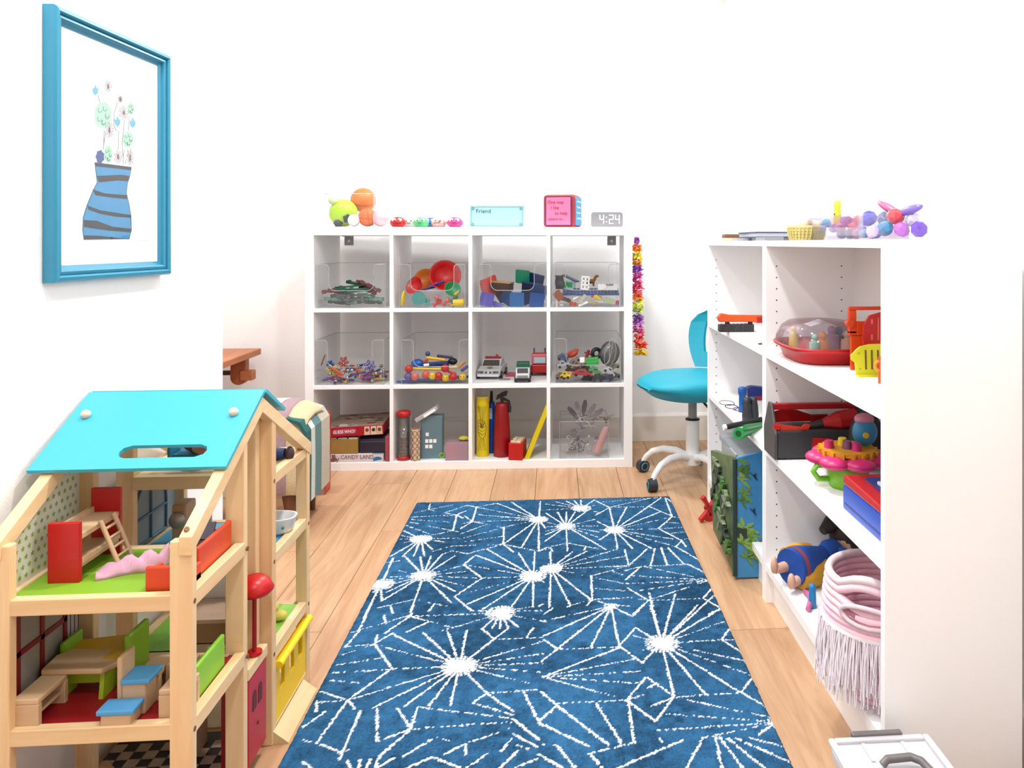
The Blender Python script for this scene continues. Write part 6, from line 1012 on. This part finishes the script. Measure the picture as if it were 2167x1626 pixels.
# roof boards, the near one with a slot for the hand
RB_ = mat((78, 208, 238), .4, k=1.6, var=.02)
def plate_hole(w, hgt, cx_, cy_, hw, hr, th, n=48):
    angs = sorted([2*math.pi*k/n for k in range(n)]+[math.atan2(b-cy_, a-cx_) % (2*math.pi) for a in (0, w) for b in (0, hgt)])
    def hole(a):
        c, s = math.cos(a), math.sin(a); best = 0
        lo, hi = 0, hw+hr
        for _ in range(30):
            m = (lo+hi)/2; x, y = m*c, m*s; dx = max(0, abs(x)-hw); lo, hi = (m, hi) if dx*dx+y*y < hr*hr else (lo, m)
        return (cx_+lo*c, cy_+lo*s)
    def rect(a):
        c, s = math.cos(a), math.sin(a); ts = []
        if c > 1e-9: ts.append((w-cx_)/c)
        if c < -1e-9: ts.append(-cx_/c)
        if s > 1e-9: ts.append((hgt-cy_)/s)
        if s < -1e-9: ts.append(-cy_/s)
        t = min(ts); return (cx_+t*c, cy_+t*s)
    m = len(angs); vs = []
    for z in (0, th): vs += [(*hole(a), z) for a in angs]+[(*rect(a), z) for a in angs]
    fs = []
    for i in range(m):
        j = (i+1) % m
        fs += [(i, m+i, m+j, j), (2*m+i, 2*m+j, 3*m+j, 3*m+i), (i, j, 2*m+j, 2*m+i), (m+i, 3*m+i, 3*m+j, m+j)]
    return vs, fs
RX0, RX1 = -.885, -.560; ra = math.atan(sl); RL = .178/math.cos(ra)
vs, fs = plate_hole(RX1-RX0, RL, .205, .040, .058, .0155, .007)
rm = Matrix.Translation(Vector((RX0, 1.380, .626))-HO) @ Matrix.Rotation(ra, 4, 'X')
g = G(); g.x = rm; g.add(vs, fs); roof = g.ob('roof_board', RB_, hs)
g = G(); g.x = Matrix.Translation(Vector((RX0, 1.562, .724))-HO) @ Matrix.Rotation(-ra, 4, 'X'); g.box((0, 0, 0), (RX1-RX0, .125, .007)).ob('roof_board', RB_, hs)
for x in (.030, .292):
    g = G(); g.x = rm; g.sph((x, RL*.66, .012), .0085, 14, 10).cyl((x, RL*.66, .004), (x, RL*.66, .010), .004).ob('roof_knob', mat((246, 228, 200), .5), hs)
# floors and walls
def slab(name, y0, y1, z, m, th=.006): return H().box((XL+.012, y0, z-th), (XG-.018, y1, z)).ob(name, m, hs)
slab('upper_floor', 1.280, 1.475, .459, mat((148, 200, 48), .5)); slab('middle_floor', 1.280, 1.475, .257, mat((176, 22, 34), .45)); gf = slab('ground_floor', 1.280, 1.62, .030, mat((44, 30, 38), .6))
slab('attic_floor', 1.636, 1.83, .541, mat((240, 215, 170), .5)); slab('bath_floor', 1.636, 1.83, .377, mat((90, 195, 235), .4)); slab('duck_floor', 1.636, 1.83, .186, mat((150, 215, 70), .5)); slab('entry_floor', 1.634, 1.83, .03, mat((220, 190, 140), .5))
tw = .0235; tmesh = None
for i in range(12):
    for j in range(13):
        if (i+j) % 2: continue
        x, y = XL+.014+i*tw, 1.284+j*tw
        if x+tw > XG-.02: continue
        if tmesh is None:
            o = G().box((0, 0, 0), (tw-.0008, tw-.0008, .002)).ob('checker_tile', mat((188, 164, 142), .5), gf); tmesh = o.data
        else: o = bpy.data.objects.new('checker_tile', tmesh); C.objects.link(o); o.parent = gf
        o.location = Vector((x, y, .030))-HO
wp = H().prism([(1.280, .463), (1.478, .463), (1.478, .645), (1.44, .628), (1.280, .545)], XL+.004, XL+.010, 'yz').ob('star_wall', mat((246, 246, 228), .6), hs)
g = H(); k_ = 0
for i in range(13):
    for j in range(11):
        y, z = 1.288+i*.0155+(.0077 if j % 2 else 0), .474+j*.0150
        if z > .536+(y-1.28)*.53 or y > 1.473: continue
        pts = [((.0048 if q % 2 == 0 else .0021)*math.cos(q*math.pi/5+.3)+y, (.0048 if q % 2 == 0 else .0021)*math.sin(q*math.pi/5+.3)+z) for q in range(10)]; g.prism(pts, XL+.0095, XL+.0106, 'yz')
g.ob('star_print', mat((158, 192, 70), .6), wp)['kind'] = 'stuff'
w2 = H().box((XL+.004, 1.280, .262), (XL+.010, 1.478, .438)).ob('striped_wall', mat((214, 204, 206), .6), hs); g = H()
for k in range(17): g.box((XL+.0098, 1.285+k*.0118, .262), (XL+.0106, 1.2863+k*.0118, .438))
g.ob('stripe_print', mat((70, 50, 62), .6), w2)
wn = H().box((XL+.0102, 1.312, .278), (XL+.0110, 1.432, .430)).ob('window_print', mat((166, 158, 148), .5), w2); g = H()
for z in (.276, .350, .424): g.box((XL+.0106, 1.308, z), (XL+.0135, 1.436, z+.009))
for y in (1.308, 1.367, 1.428): g.box((XL+.0106, y, .276), (XL+.0135, y+.009, .433))
g.ob('window_bar', mat((140, 16, 28), .5), w2)
w3 = H().box((XL+.004, 1.634, .384), (XL+.010, 1.834, .522)).ob('bath_wall', mat((196, 206, 214), .6), hs); g = H(); g2 = H()
arch = [(1.66, .386), (1.79, .386)]+[(1.725+.065*math.cos(R(a)), .452+.062*math.sin(R(a))) for a in range(0, 181, 15)]; H().prism(arch, XL+.0098, XL+.0106, 'yz').ob('arch_print', mat((160, 172, 176), .5), w3)
for k in range(len(arch)-1): g.tube([(XL+.012, *arch[k]), (XL+.012, *arch[k+1])], .003, 5)
g.tube([(XL+.012, 1.725, .386), (XL+.012, 1.725, .514)], .003, 5).tube([(XL+.012, 1.66, .44), (XL+.012, 1.79, .44)], .003, 5).ob('arch_bar', mat((84, 134, 166), .5), w3)
for k in range(8): g2.tube([(XL+.0108, 1.636+.003*(q % 2), .39+.016*q+.004*k) for q in range(8)], .0006, 4)
g2.ob('scale_print', mat((120, 150, 175), .6), w3)
for x, y, z in ((XG, 1.272, .450), (XG, 1.272, .248), (XG, 1.487, .448), (XG, 1.487, .248), (XG, 1.622, .532), (XG, 1.622, .368), (XG, 1.622, .18), (XG, 1.844, .532), (XG, 1.844, .366), (XG, 1.844, .18), (XG, 1.556, .704)):
    H().cyl((x-.002, y, z), (x+.0006, y, z), .0042, n=12).ob('screw_hole', mat((135, 95, 58), .6), hs)
H().cyl((XG-.012, 1.270, .5632), (XG-.010, 1.268, .5655), .004, n=12).ob('screw_hole', mat((150, 105, 65), .6), hs)
# yellow shutter with windows, ramp, red door
yd = H().prism([(1.640, .028), (1.832, .028), (1.832, .085), (1.640, .085)], XG-.010, XG-.003, 'yz').ob('yellow_shutter', mat((252, 204, 8), .4, k=1.02), hs)
g = H()
for y0, y1 in ((1.640, 1.662), (1.692, 1.722), (1.752, 1.782), (1.808, 1.832)): g.box((XG-.010, y0, .085), (XG-.003, y1, .128))
g.box((XG-.010, 1.640, .128), (XG-.003, 1.832, .152)).ob('shutter_frame', mat((252, 204, 8), .4, k=1.02), yd); H().cyl((XG+.004, 1.636, .150), (XG+.004, 1.838, .150), .008, n=14).ob('shutter_roll', mat((253, 215, 20), .4, k=1.05), yd)
H().prism([(XG, 0), (XG+.031, 0), (XG+.030, .003), (XG, .026)], 1.616, 1.806, 'xz').ob('door_ramp', wood((250, 226, 172), (238, 205, 150), 1), hs)
rd = H().box((XG-.014, 1.500, .030), (XG-.004, 1.590, .192)).ob('red_door', mat((214, 52, 68), .45), hs, .002)
for y in (1.528, 1.556): H().prism([(y-.009, .125), (y+.009, .125)]+[(y+.009*math.cos(R(a)), .150+.012*math.sin(R(a))) for a in range(0, 181, 30)], XG-.0042, XG-.003, 'yz').ob('door_window', mat((104, 34, 36), .5), rd)
H().cyl((XG-.004, 1.545, .09), (XG-.0025, 1.545, .09), .004, n=8).ob('door_mark', mat((120, 20, 36), .5), rd)
H().box((XG-.055, 1.503, 0), (XG-.014, 1.512, .192)).ob('door_edge', mat((168, 14, 34), .45), rd)

# ------------------------------------------------------------------ furniture inside the doll house
Z2F, Z1F = .459, .257
a, b = on_z(100, 1236, Z2F), on_z(165, 1236, Z2F); bb = thing('bunk_bed', 'red ended wooden toy bunk bed on the green doll house floor', 'toy bed', (a.x, a.y, Z2F)); W = b.x-a.x; LB = 1.460-a.y
G().box((0, 0, 0), (W, .008, .098)).ob('red_end', RED, bb, .001); G().box((0, LB-.008, 0), (W, LB, .118)).ob('red_end', RED, bb, .001)
G().box((.002, .008, .068), (W-.002, LB-.008, .076)).ob('upper_deck', NATWOOD, bb); G().box((.002, .008, .022), (W-.002, LB-.008, .030)).ob('lower_deck', NATWOOD, bb); G().box((.0, .008, .076), (.006, LB-.008, .086)).ob('guard_rail', NATWOOD, bb); G().box((W-.006, .008, .028), (W, LB-.008, .036)).ob('lower_rail', NATWOOD, bb)
ld = thing('toy_ladder', 'small wooden ladder leaning on the toy bunk bed', 'ladder', (a.x+W+.002, a.y+.055, Z2F))
for y in (0, .040): G().tube([(.032, y, .002), (.0, y, .082)], .004, 6).ob('side_rail', NATWOOD, ld)
for k in range(4): q = .2+.2*k; G().cyl((.032*(1-q), 0, .002+.08*q), (.032*(1-q), .040, .002+.08*q), .0025, n=6).ob('rung', NATWOOD, ld)
c0 = on_z(275, 1215, Z2F)
def lump(L, W_, Hh, seed):
    rng = random.Random(seed); n, m = 22, 9; vs = []; 
    for i in range(n):
        t = i/(n-1); w = W_*(.35+.75*math.sin(math.pi*min(1, .18+t*.85))*(1+.18*math.sin(t*9)))
        for j in range(m):
            a = math.pi*j/(m-1); vs.append((L*(t-.5), -w*math.cos(a)+.010*math.sin(t*5), max(.0, (Hh*(.35+.65*t))*math.sin(a)*(1+.25*math.sin(i*1.1+j*.9)))))
    fs = [(i*m+j, i*m+j+1, (i+1)*m+j+1, (i+1)*m+j) for i in range(n-1) for j in range(m-1)]+[(i*m, (i+1)*m, (i+1)*m+m-1, i*m+m-1) for i in range(n-1)]+[tuple(range(m)), tuple(range((n-1)*m, n*m))]
    return G().add(vs, fs, True)
one('doll_blanket', lump(.105, .020, .034, 2), mat((248, 190, 216), .8), 'crumpled pale pink doll blanket on the green floor', 'blanket', (c0.x, c0.y+.01, Z2F), (0, 0, 26))
def sofa(name, label, loc, rz, L, D_, m, hh=.030, back=.05):
    t = thing(name, label, 'toy sofa', loc, (0, 0, rz)); G().box((0, .008, 0), (L, D_, hh*.5)).ob('seat', m, t, .002); G().box((0, 0, 0), (L, .008, back)).ob('backrest', m, t, .003)
    for x in (0, L-.008): G().box((x, .008, 0), (x+.008, D_, hh)).ob('armrest', m, t, .003)
    return t
p = on_z(306, 1254, Z2F); SO = mat((240, 74, 18), .4)
sofa('toy_sofa', 'orange toy sofa facing away at the front of the green floor', (p.x, p.y, Z2F), 0, .068, .045, SO, .030, .040)
sofa('toy_sofa', 'long orange toy sofa along the right rail of the green floor', (XG-.022, 1.335, Z2F), 90, .135, .042, SO, .034, .050)
p = on_z(435, 1146, Z2F); t = thing('toy_laptop', 'dark grey toy with a wooden knob on the orange sofa', 'toy', (XG-.072, 1.448, Z2F)); G().box((-.022, -.02, 0), (.022, .02, .02)).ob('base', mat((92, 88, 96), .5), t, .003); G().cbox((.0, .012, .034), (.046, .004, .03), (-30, 0, 0)).ob('screen', mat((96, 96, 108), .4), t); G().sph((-.016, -.022, .016), .009, 12, 8).ob('knob', NATWOOD, t)
# middle floor
p = on_z(150, 1500, Z1F); tb2 = thing('toy_table', 'toy table with rounded wooden top and lime green legs', 'toy table', (p.x, p.y+.045, Z1F)); LM = mat((186, 222, 44), .45); 
G().prism([(-.058, -.028), (.040, -.032), (.056, -.010), (.056, .030), (-.048, .040), (-.062, .02)], .046, .056).ob('table_top', NATWOOD, tb2, .003)
for x in (-.036, .03): G().prism([(-.022, 0), (.022, 0), (.016, .046), (-.016, .046)], x, x+.007, 'yz').ob('leg', LM, tb2)
G().box((-.03, -.003, .018), (.031, .003, .044)).ob('leg_brace', LM, tb2)
def block_seat(label, loc, W_, D_, Hh, rz=0, m=NATWOOD):
    t = thing('toy_stool', label, 'toy stool', loc, (0, 0, rz)); th = .009
    G().box((0, 0, Hh-th), (W_, D_, Hh)).ob('seat', m, t, .002); G().box((0, 0, 0), (W_, th, Hh-th)).ob('front_leg', m, t, .001); G().box((0, D_-th, 0), (W_, D_, Hh-th)).ob('rear_leg', m, t, .001); G().box((.006, th, Hh*.35), (W_-.006, D_-th, Hh*.45)).ob('brace', m, t); return t
p = on_z(24, 1545, Z1F); block_seat('wooden toy stool at the near left corner of the red floor', (p.x, p.y, Z1F), .040, .075, .046)
p = on_z(285, 1490, Z1F); block_seat('wooden toy stool behind the blue cushioned toy chair', (p.x, p.y+.006, Z1F), .036, .050, .048)
p = on_z(335, 1524, Z1F); t = block_seat('wide wooden toy stool at the near right corner of the red floor', (p.x, p.y, Z1F), .042, .050, .047)
p = on_z(215, 1540, Z1F); tc = thing('toy_lounge_chair', 'wooden toy chair with two blue cushions', 'toy chair', (p.x, p.y, Z1F)); BC = mat((92, 178, 236), .45)
G().box((.006, .030, 0), (.014, .072, .092)).ob('backrest', NATWOOD, tc, .003); G().box((.014, .030, .0), (.050, .068, .050)).ob('seat_block', NATWOOD, tc, .002); G().box((.014, .026, .050), (.058, .072, .058)).ob('seat_cushion', BC, tc, .002); G().box((.0, -.004, .0), (.045, .028, .020)).ob('foot_block', NATWOOD, tc, .002); G().box((-.006, -.006, .020), (.050, .030, .028)).ob('foot_cushion', BC, tc, .002)
a = on_z(160, 1420, Z1F); bd = thing('toy_bed', 'toy bed with lime green ends and a yellow mattress', 'toy bed', (-.846, 1.400, Z1F)); LG = mat((150, 206, 40), .45)
G().box((0, 0, 0), (.008, .055, .070)).ob('bed_end', LG, bd, .003); G().box((.112, -.012, 0), (.122, .055, .084)).ob('bed_end', LG, bd, .003); G().prism([(.008, .040), (.112, .048), (.112, .058), (.008, .050)], -.030, .054, 'xz').ob('mattress', mat((240, 186, 16), .5), bd); G().box((.008, -.028, 0), (.016, -.020, .042)).ob('mattress_leg', mat((240, 186, 16), .5), bd)
sofa('toy_sofa', 'lime green toy sofa along the right rail of the red floor', (XG-.022, 1.330, Z1F), 90, .110, .040, mat((150, 222, 48), .4), .022, .058)
t = thing('toy_cabinet', 'small wooden toy cabinet with a black knob hole', 'toy cabinet', (XG-.085, 1.355, Z1F)); G().box((0, 0, 0), (.042, .035, .05)).ob('body', NATWOOD, t, .002); G().cyl((.022, -.001, .026), (.022, .002, .026), .006, n=12).ob('hole', BLACK, t)
t = thing('toy_shelf', 'beige toy shelf board seen behind the middle floor', 'toy shelf', (-.66, 1.510, .0)); G().box((-.03, 0, .258), (.05, .09, .264)).ob('lower_board', mat((222, 190, 158), .5), t); G().box((-.03, 0, .262), (.05, .075, .302)).ob('box', mat((176, 140, 100), .5), t); G().box((-.035, -.004, .302), (.055, .085, .309)).ob('upper_board', mat((228, 196, 166), .5), t); G().box((-.03, .0, 0), (-.022, .08, .26)).ob('leg', mat((222, 190, 158), .5), t)
# basement and far rooms
t = thing('toy_slide', 'yellow and brown toy slide in the basement of the doll house', 'toy slide', (-.815, 1.34, .032)); G().prism([(0, .085), (.012, .085), (.075, .008), (.075, .0), (.066, .0), (0, .075)], 0, .04, 'xz').ob('slide', mat((215, 180, 50), .5), t); G().box((-.006, -.004, 0), (.004, .006, .10)).ob('post', NATWOOD, t); G().cbox((.055, .06, .04), (.085, .012, .05), (0, 45, 0)).ob('brown_panel', mat((172, 128, 80), .5), t)
one('toy_bottle', G().lathe([(0, 0), (.010, 0), (.011, .03), (.006, .05), (0, .052)], 12), mat((150, 195, 50), .4), 'small lime green toy bottle in the doll house basement', 'toy bottle', (-.70, 1.36, .032))
t = thing('toy_bathtub', 'white toy bathtub on the blue doll house floor', 'toy bathtub', (on_z(592, 1128, .377).x-.022, on_z(592, 1128, .377).y, .377)); shell([(.040, .020, .0), (.050, .028, .008), (.056, .034, .034), (.058, .036, .038), (.053, .031, .038), (.048, .026, .012), (0, 0, .010)], p=.75).ob('tub', mat((248, 250, 252), .25), t); G().cyl((.04, -.036, .022), (.04, -.030, .022), .003).ob('blue_dot', TEAL, t)
t = thing('toy_washer', 'wooden toy washing machine with round silver door', 'toy washer', (-.80, 1.70, .377)); G().box((-.002, 0, 0), (.026, .05, .085)).ob('body', NATWOOD, t, .003); G().lathe([(0, .004), (.012, .004), (.015, 0), (.017, .002), (.016, .006), (0, .007)], 18).ob('door', mat((215, 212, 206), .2, metal=.4), t).matrix_local = Matrix.Translation((.012, -.004, .055)) @ Matrix.Rotation(R(90), 4, 'X')
t = thing('toy_mirror', 'toy panel with a blue drop next to the toy washer', 'toy panel', (-.768, 1.745, .377)); G().prism([(0, 0), (.026, 0), (.026, .052), (0, .044)], 0, .008, 'xz').ob('panel', mat((225, 215, 205), .5), t); G().cyl((.013, -.001, .024), (.013, .001, .024), .011, n=16).ob('blue_drop', mat((30, 130, 205), .4), t)
t = thing('doll_figure', 'small doll in blue clothes lying in the doll house attic', 'doll', (on_z(596, 974, .541).x-.055, on_z(596, 974, .541).y, .541)); G().tube([(-.01, 0, .014), (.03, 0, .014), (.062, 0, .014)], [.013, .015, .012], 12).ob('trousers', mat((36, 66, 122), .6), t); G().sph((.072, 0, .014), (.010, .012, .016), 12, 8).ob('shoe', mat((80, 50, 62), .5), t); G().tube([(-.045, 0, .014), (-.012, 0, .014)], [.012, .014], 12).ob('shirt', mat((225, 228, 235), .6), t); G().sph((-.06, 0, .016), .016, 14, 10).ob('head', SKIN, t); G().sph((-.064, .002, .020), (.017, .017, .016), 14, 10).ob('hair', mat((70, 45, 35), .6), t)
t = thing('toy_attic_bed', 'white and teal toy bed in the doll house attic', 'toy bed', (-.80, 1.690, .541)); G().box((0, 0, .0), (.13, .05, .02)).ob('base', mat((235, 240, 242), .5), t); G().box((-.006, 0, 0), (0, .05, .05)).ob('bed_end', mat((60, 150, 185), .5), t); G().box((.13, 0, 0), (.136, .05, .035)).ob('bed_end', mat((60, 150, 185), .5), t); G().box((.004, .002, .02), (.12, .048, .03)).ob('cover', mat((40, 150, 180), .5), t); G().box((-.006, .044, .02), (.05, .05, .06)).ob('dotted_board', mat((230, 232, 238), .6), t)
t = thing('doll_figure', 'dark haired doll resting under the roof slot of the doll house', 'doll', (-.745, 1.695, .571)); G().sph((0, .01, .022), (.036, .026, .022), 16, 10).ob('hair', mat((88, 56, 48), .45), t); G().sph((.012, -.012, .016), (.020, .012, .014), 14, 8).ob('face', mat((200, 150, 130), .5), t)
t = thing('toy_duck', 'yellow toy duck on the green floor of the doll house', 'toy duck', (on_z(590, 1314, .186).x, on_z(590, 1314, .186).y, .186)); G().sph((0, 0, .012), (.018, .014, .012), 14, 10).ob('body', mat((236, 224, 100), .5), t); G().sph((-.010, 0, .030), .011, 12, 8).ob('head', mat((240, 226, 110), .5), t); G().cyl((-.020, 0, .029), (-.027, 0, .028), .003, .001, 8).ob('beak', ORANGE, t)
t = thing('toy_lamp', 'red toy lamp with wide shade between the doll house halves', 'toy lamp', (XG-.012, 1.550, .219)); G().cyl((0, 0, 0), (0, 0, .135), .004, n=10).ob('pole', mat((176, 12, 24), .4), t); G().cyl((0, 0, 0), (0, 0, .006), .014, n=14).ob('base', RED, t); G().lathe([(0, .15), (.018, .150), (.028, .142), (.036, .126), (.030, .118), (.010, .122), (0, .13)], 16).ob('lamp_shade', mat((224, 12, 22), .35), t)
one('white_card', G().box((-.05, -.001, 0), (.05, .001, .12)), mat((250, 248, 246), .6), 'plain white panel behind the doll house middle floor', 'card', (-.665, 1.605, .265), (6, 0, 0))

# ------------------------------------------------------------------ alcove: trestle bench, ottoman with blanket, gift bag
OW = wood((222, 142, 90), (196, 112, 66), 1, scale=14); OWZ = wood((206, 122, 74), (176, 94, 52), 2, scale=14)
q = on_y(553, 737, 3.86); zt_ = q.z; tr_ = thing('trestle_bench', 'reddish wooden trestle bench with wedged tenon standing in the alcove', 'bench', (q.x, 3.86, 0)); DB_ = -.85
G().box((-.55, -.90, zt_-.030), (0, 0, zt_)).ob('bench_top', OW, tr_, .004)
for y in (-.30,): G().prism([(-.30, 0), (-.24, 0), (-.22, .20), (-.22, zt_-.030), (-.32, zt_-.030), (-.32, .20)], y, y+.05, 'xz').ob('leg', OWZ, tr_, .003)
G().prism([(-.48, .0), (-.40, 0), (-.40, zt_-.03), (-.48, zt_-.03)], -.75, -.70, 'xz').ob('leg', OWZ, tr_, .003)
a = on_y(527, 790, 3.60)-Vector((q.x, 3.86, 0))
pr = [(-.105, zt_-.03), (-.035, zt_-.03), (-.035, zt_-.13)]+[(-.070+.035*math.cos(R(k)), zt_-.13+.030*math.sin(R(k))) for k in range(-20, -181, -20)]+[(-.105, zt_-.13)]
G().prism(pr, -.10, -.055, 'xz').ob('hanging_bracket', OWZ, tr_, .004); G().cbox((-.03, -.085, zt_-.115), (.055, .05, .045), (0, 0, 0)).ob('wedge', OW, tr_, .003); G().box((-.26, -.085, zt_-.115), (-.1, -.065, zt_-.095)).ob('stretcher', mat((84, 60, 60), .6), tr_)
G().prism([(-.30, zt_-.16), (-.22, zt_-.14), (-.22, zt_-.03), (-.30, zt_-.03)], -.60, -.30, 'xz').ob('apron', OWZ, tr_)
OX0, OX1, OY0, OY1, OZ = -1.34, -.80, 2.76, 3.26, .40
ot = thing('ottoman', 'upholstered ottoman on dark wooden legs under a knitted blanket', 'ottoman', (-1.095, 2.915, 0)); ot.scale = (.85, .56, 1); G().box((-.255, -.235, .12), (.255, .235, OZ-.02)).ob('cushion', mat((225, 205, 185), .8), ot, .05, 5)
for x, y in ((-.21, -.19), (.20, -.19), (-.21, .19), (.20, .19)): G().cyl((x*1.06, y*1.06, 0), (x, y, .125), .014, .032, 14).ob('leg', wood((132, 80, 46), (104, 60, 34), 2), ot)
bl2 = thing('knitted_blanket', 'striped knitted blanket draped over the ottoman', 'blanket', (-1.095, 2.915, 0)); bl2.scale = (.85, .56, 1)
STR = [(226, 178, 70), (246, 240, 228), (150, 160, 165), (246, 240, 228), (244, 236, 222), (246, 240, 226), (190, 158, 164), (242, 220, 176)]
def drape(x0, x1, m, zb=.14, name='stripe'):
    # one knitted stripe: down the front, over the top, down the back
    path = [(-.262, zb), (-.262, .20), (-.260, .30), (-.250, .365), (-.215, .405), (-.13, .425), (0, .432), (.13, .425), (.215, .405), (.25, .365), (.26, .25)]
    dx = x1-x0; n = 6; vs = []
    def lifted(x): return -.055*max(0, (abs(x)-.16)/.12)**2
    for s in (0, 1):
        for (y, z) in path:
            for i in range(n+1):
                x = x0+dx*i/n; off = .010*s; top = 1 if z > .36 else 0
                ny, nz = (-1, 0) if y < -.24 else (1, 0) if y > .24 else (0, 1)
                vs.append((x, y+ny*off+.006*math.sin(x*40)*(1-top), z+nz*off+lifted(x)*top))
    P_ = len(path)*(n+1); fs = []
    for s in (0, 1):
        for j in range(len(path)-1):
            for i in range(n): q_ = s*P_+j*(n+1)+i; fs.append((q_, q_+1, q_+n+2, q_+n+1))
    for j in range(len(path)-1):
        for i in (0, n): q_ = j*(n+1)+i; fs.append((q_, q_+n+1, P_+q_+n+1, P_+q_))
    for i in range(n):
        for j in (0, len(path)-1): q_ = j*(n+1)+i; fs.append((q_, q_+1, P_+q_+1, P_+q_))
    G().add(vs, fs, True).ob(name, m, bl2)
KN = lambda c: mat(c, .95, var=.30, scale=150, bump=.8)
xs = [-.27, -.19, -.13, -.07, .01, .075, .14, .20, .268]
for k in range(8): drape(xs[k], xs[k+1]-.001, KN(STR[k]))
for y0, y1, c in ((-.262, -.165, (44, 112, 108)), (-.164, -.085, (244, 248, 240)), (-.084, .05, (112, 152, 152)), (.051, .24, (226, 216, 196))):
    G().prism([(.268, .10), (.281, .10), (.283, .25), (.281, .355), (.255, .392), (.20, .408), (.20, .398), (.248, .382), (.269, .35), (.270, .25)], y0, y1, 'xz').ob('side_stripe', KN(c), bl2)
gb = thing('gift_bag', 'shiny red patterned bag between the ottoman and the cube shelf', 'bag', (-1.17, 3.20, 0)); p1_, p2_ = on_y(690, 878, 3.20), on_y(660, 1008, 3.20)
G().prism([(0, 0), (p1_.x+1.17-.004, 0), (p1_.x+1.17, p1_.z-.02), (p1_.x+1.17-.01, p1_.z), (.02, p1_.z-.005), (0, p1_.z-.03)], 0, .08, 'xz').ob('bag_body', mat((222, 52, 36), .3, var=.4, scale=30), gb, .004)
G().box((p1_.x+1.17-.045, -.002, .045), (p1_.x+1.17-.008, .0, .085)).ob('label', mat((235, 225, 235), .5), gb); G().box((p1_.x+1.17-.048, -.0015, .041), (p1_.x+1.17-.005, -.0003, .089)).ob('label_border', mat((60, 24, 28), .5), gb); G().box((0, -.001, 0), (p1_.x+1.17-.006, .0, .036)).ob('lower_print', mat((190, 160, 160), .5), gb)
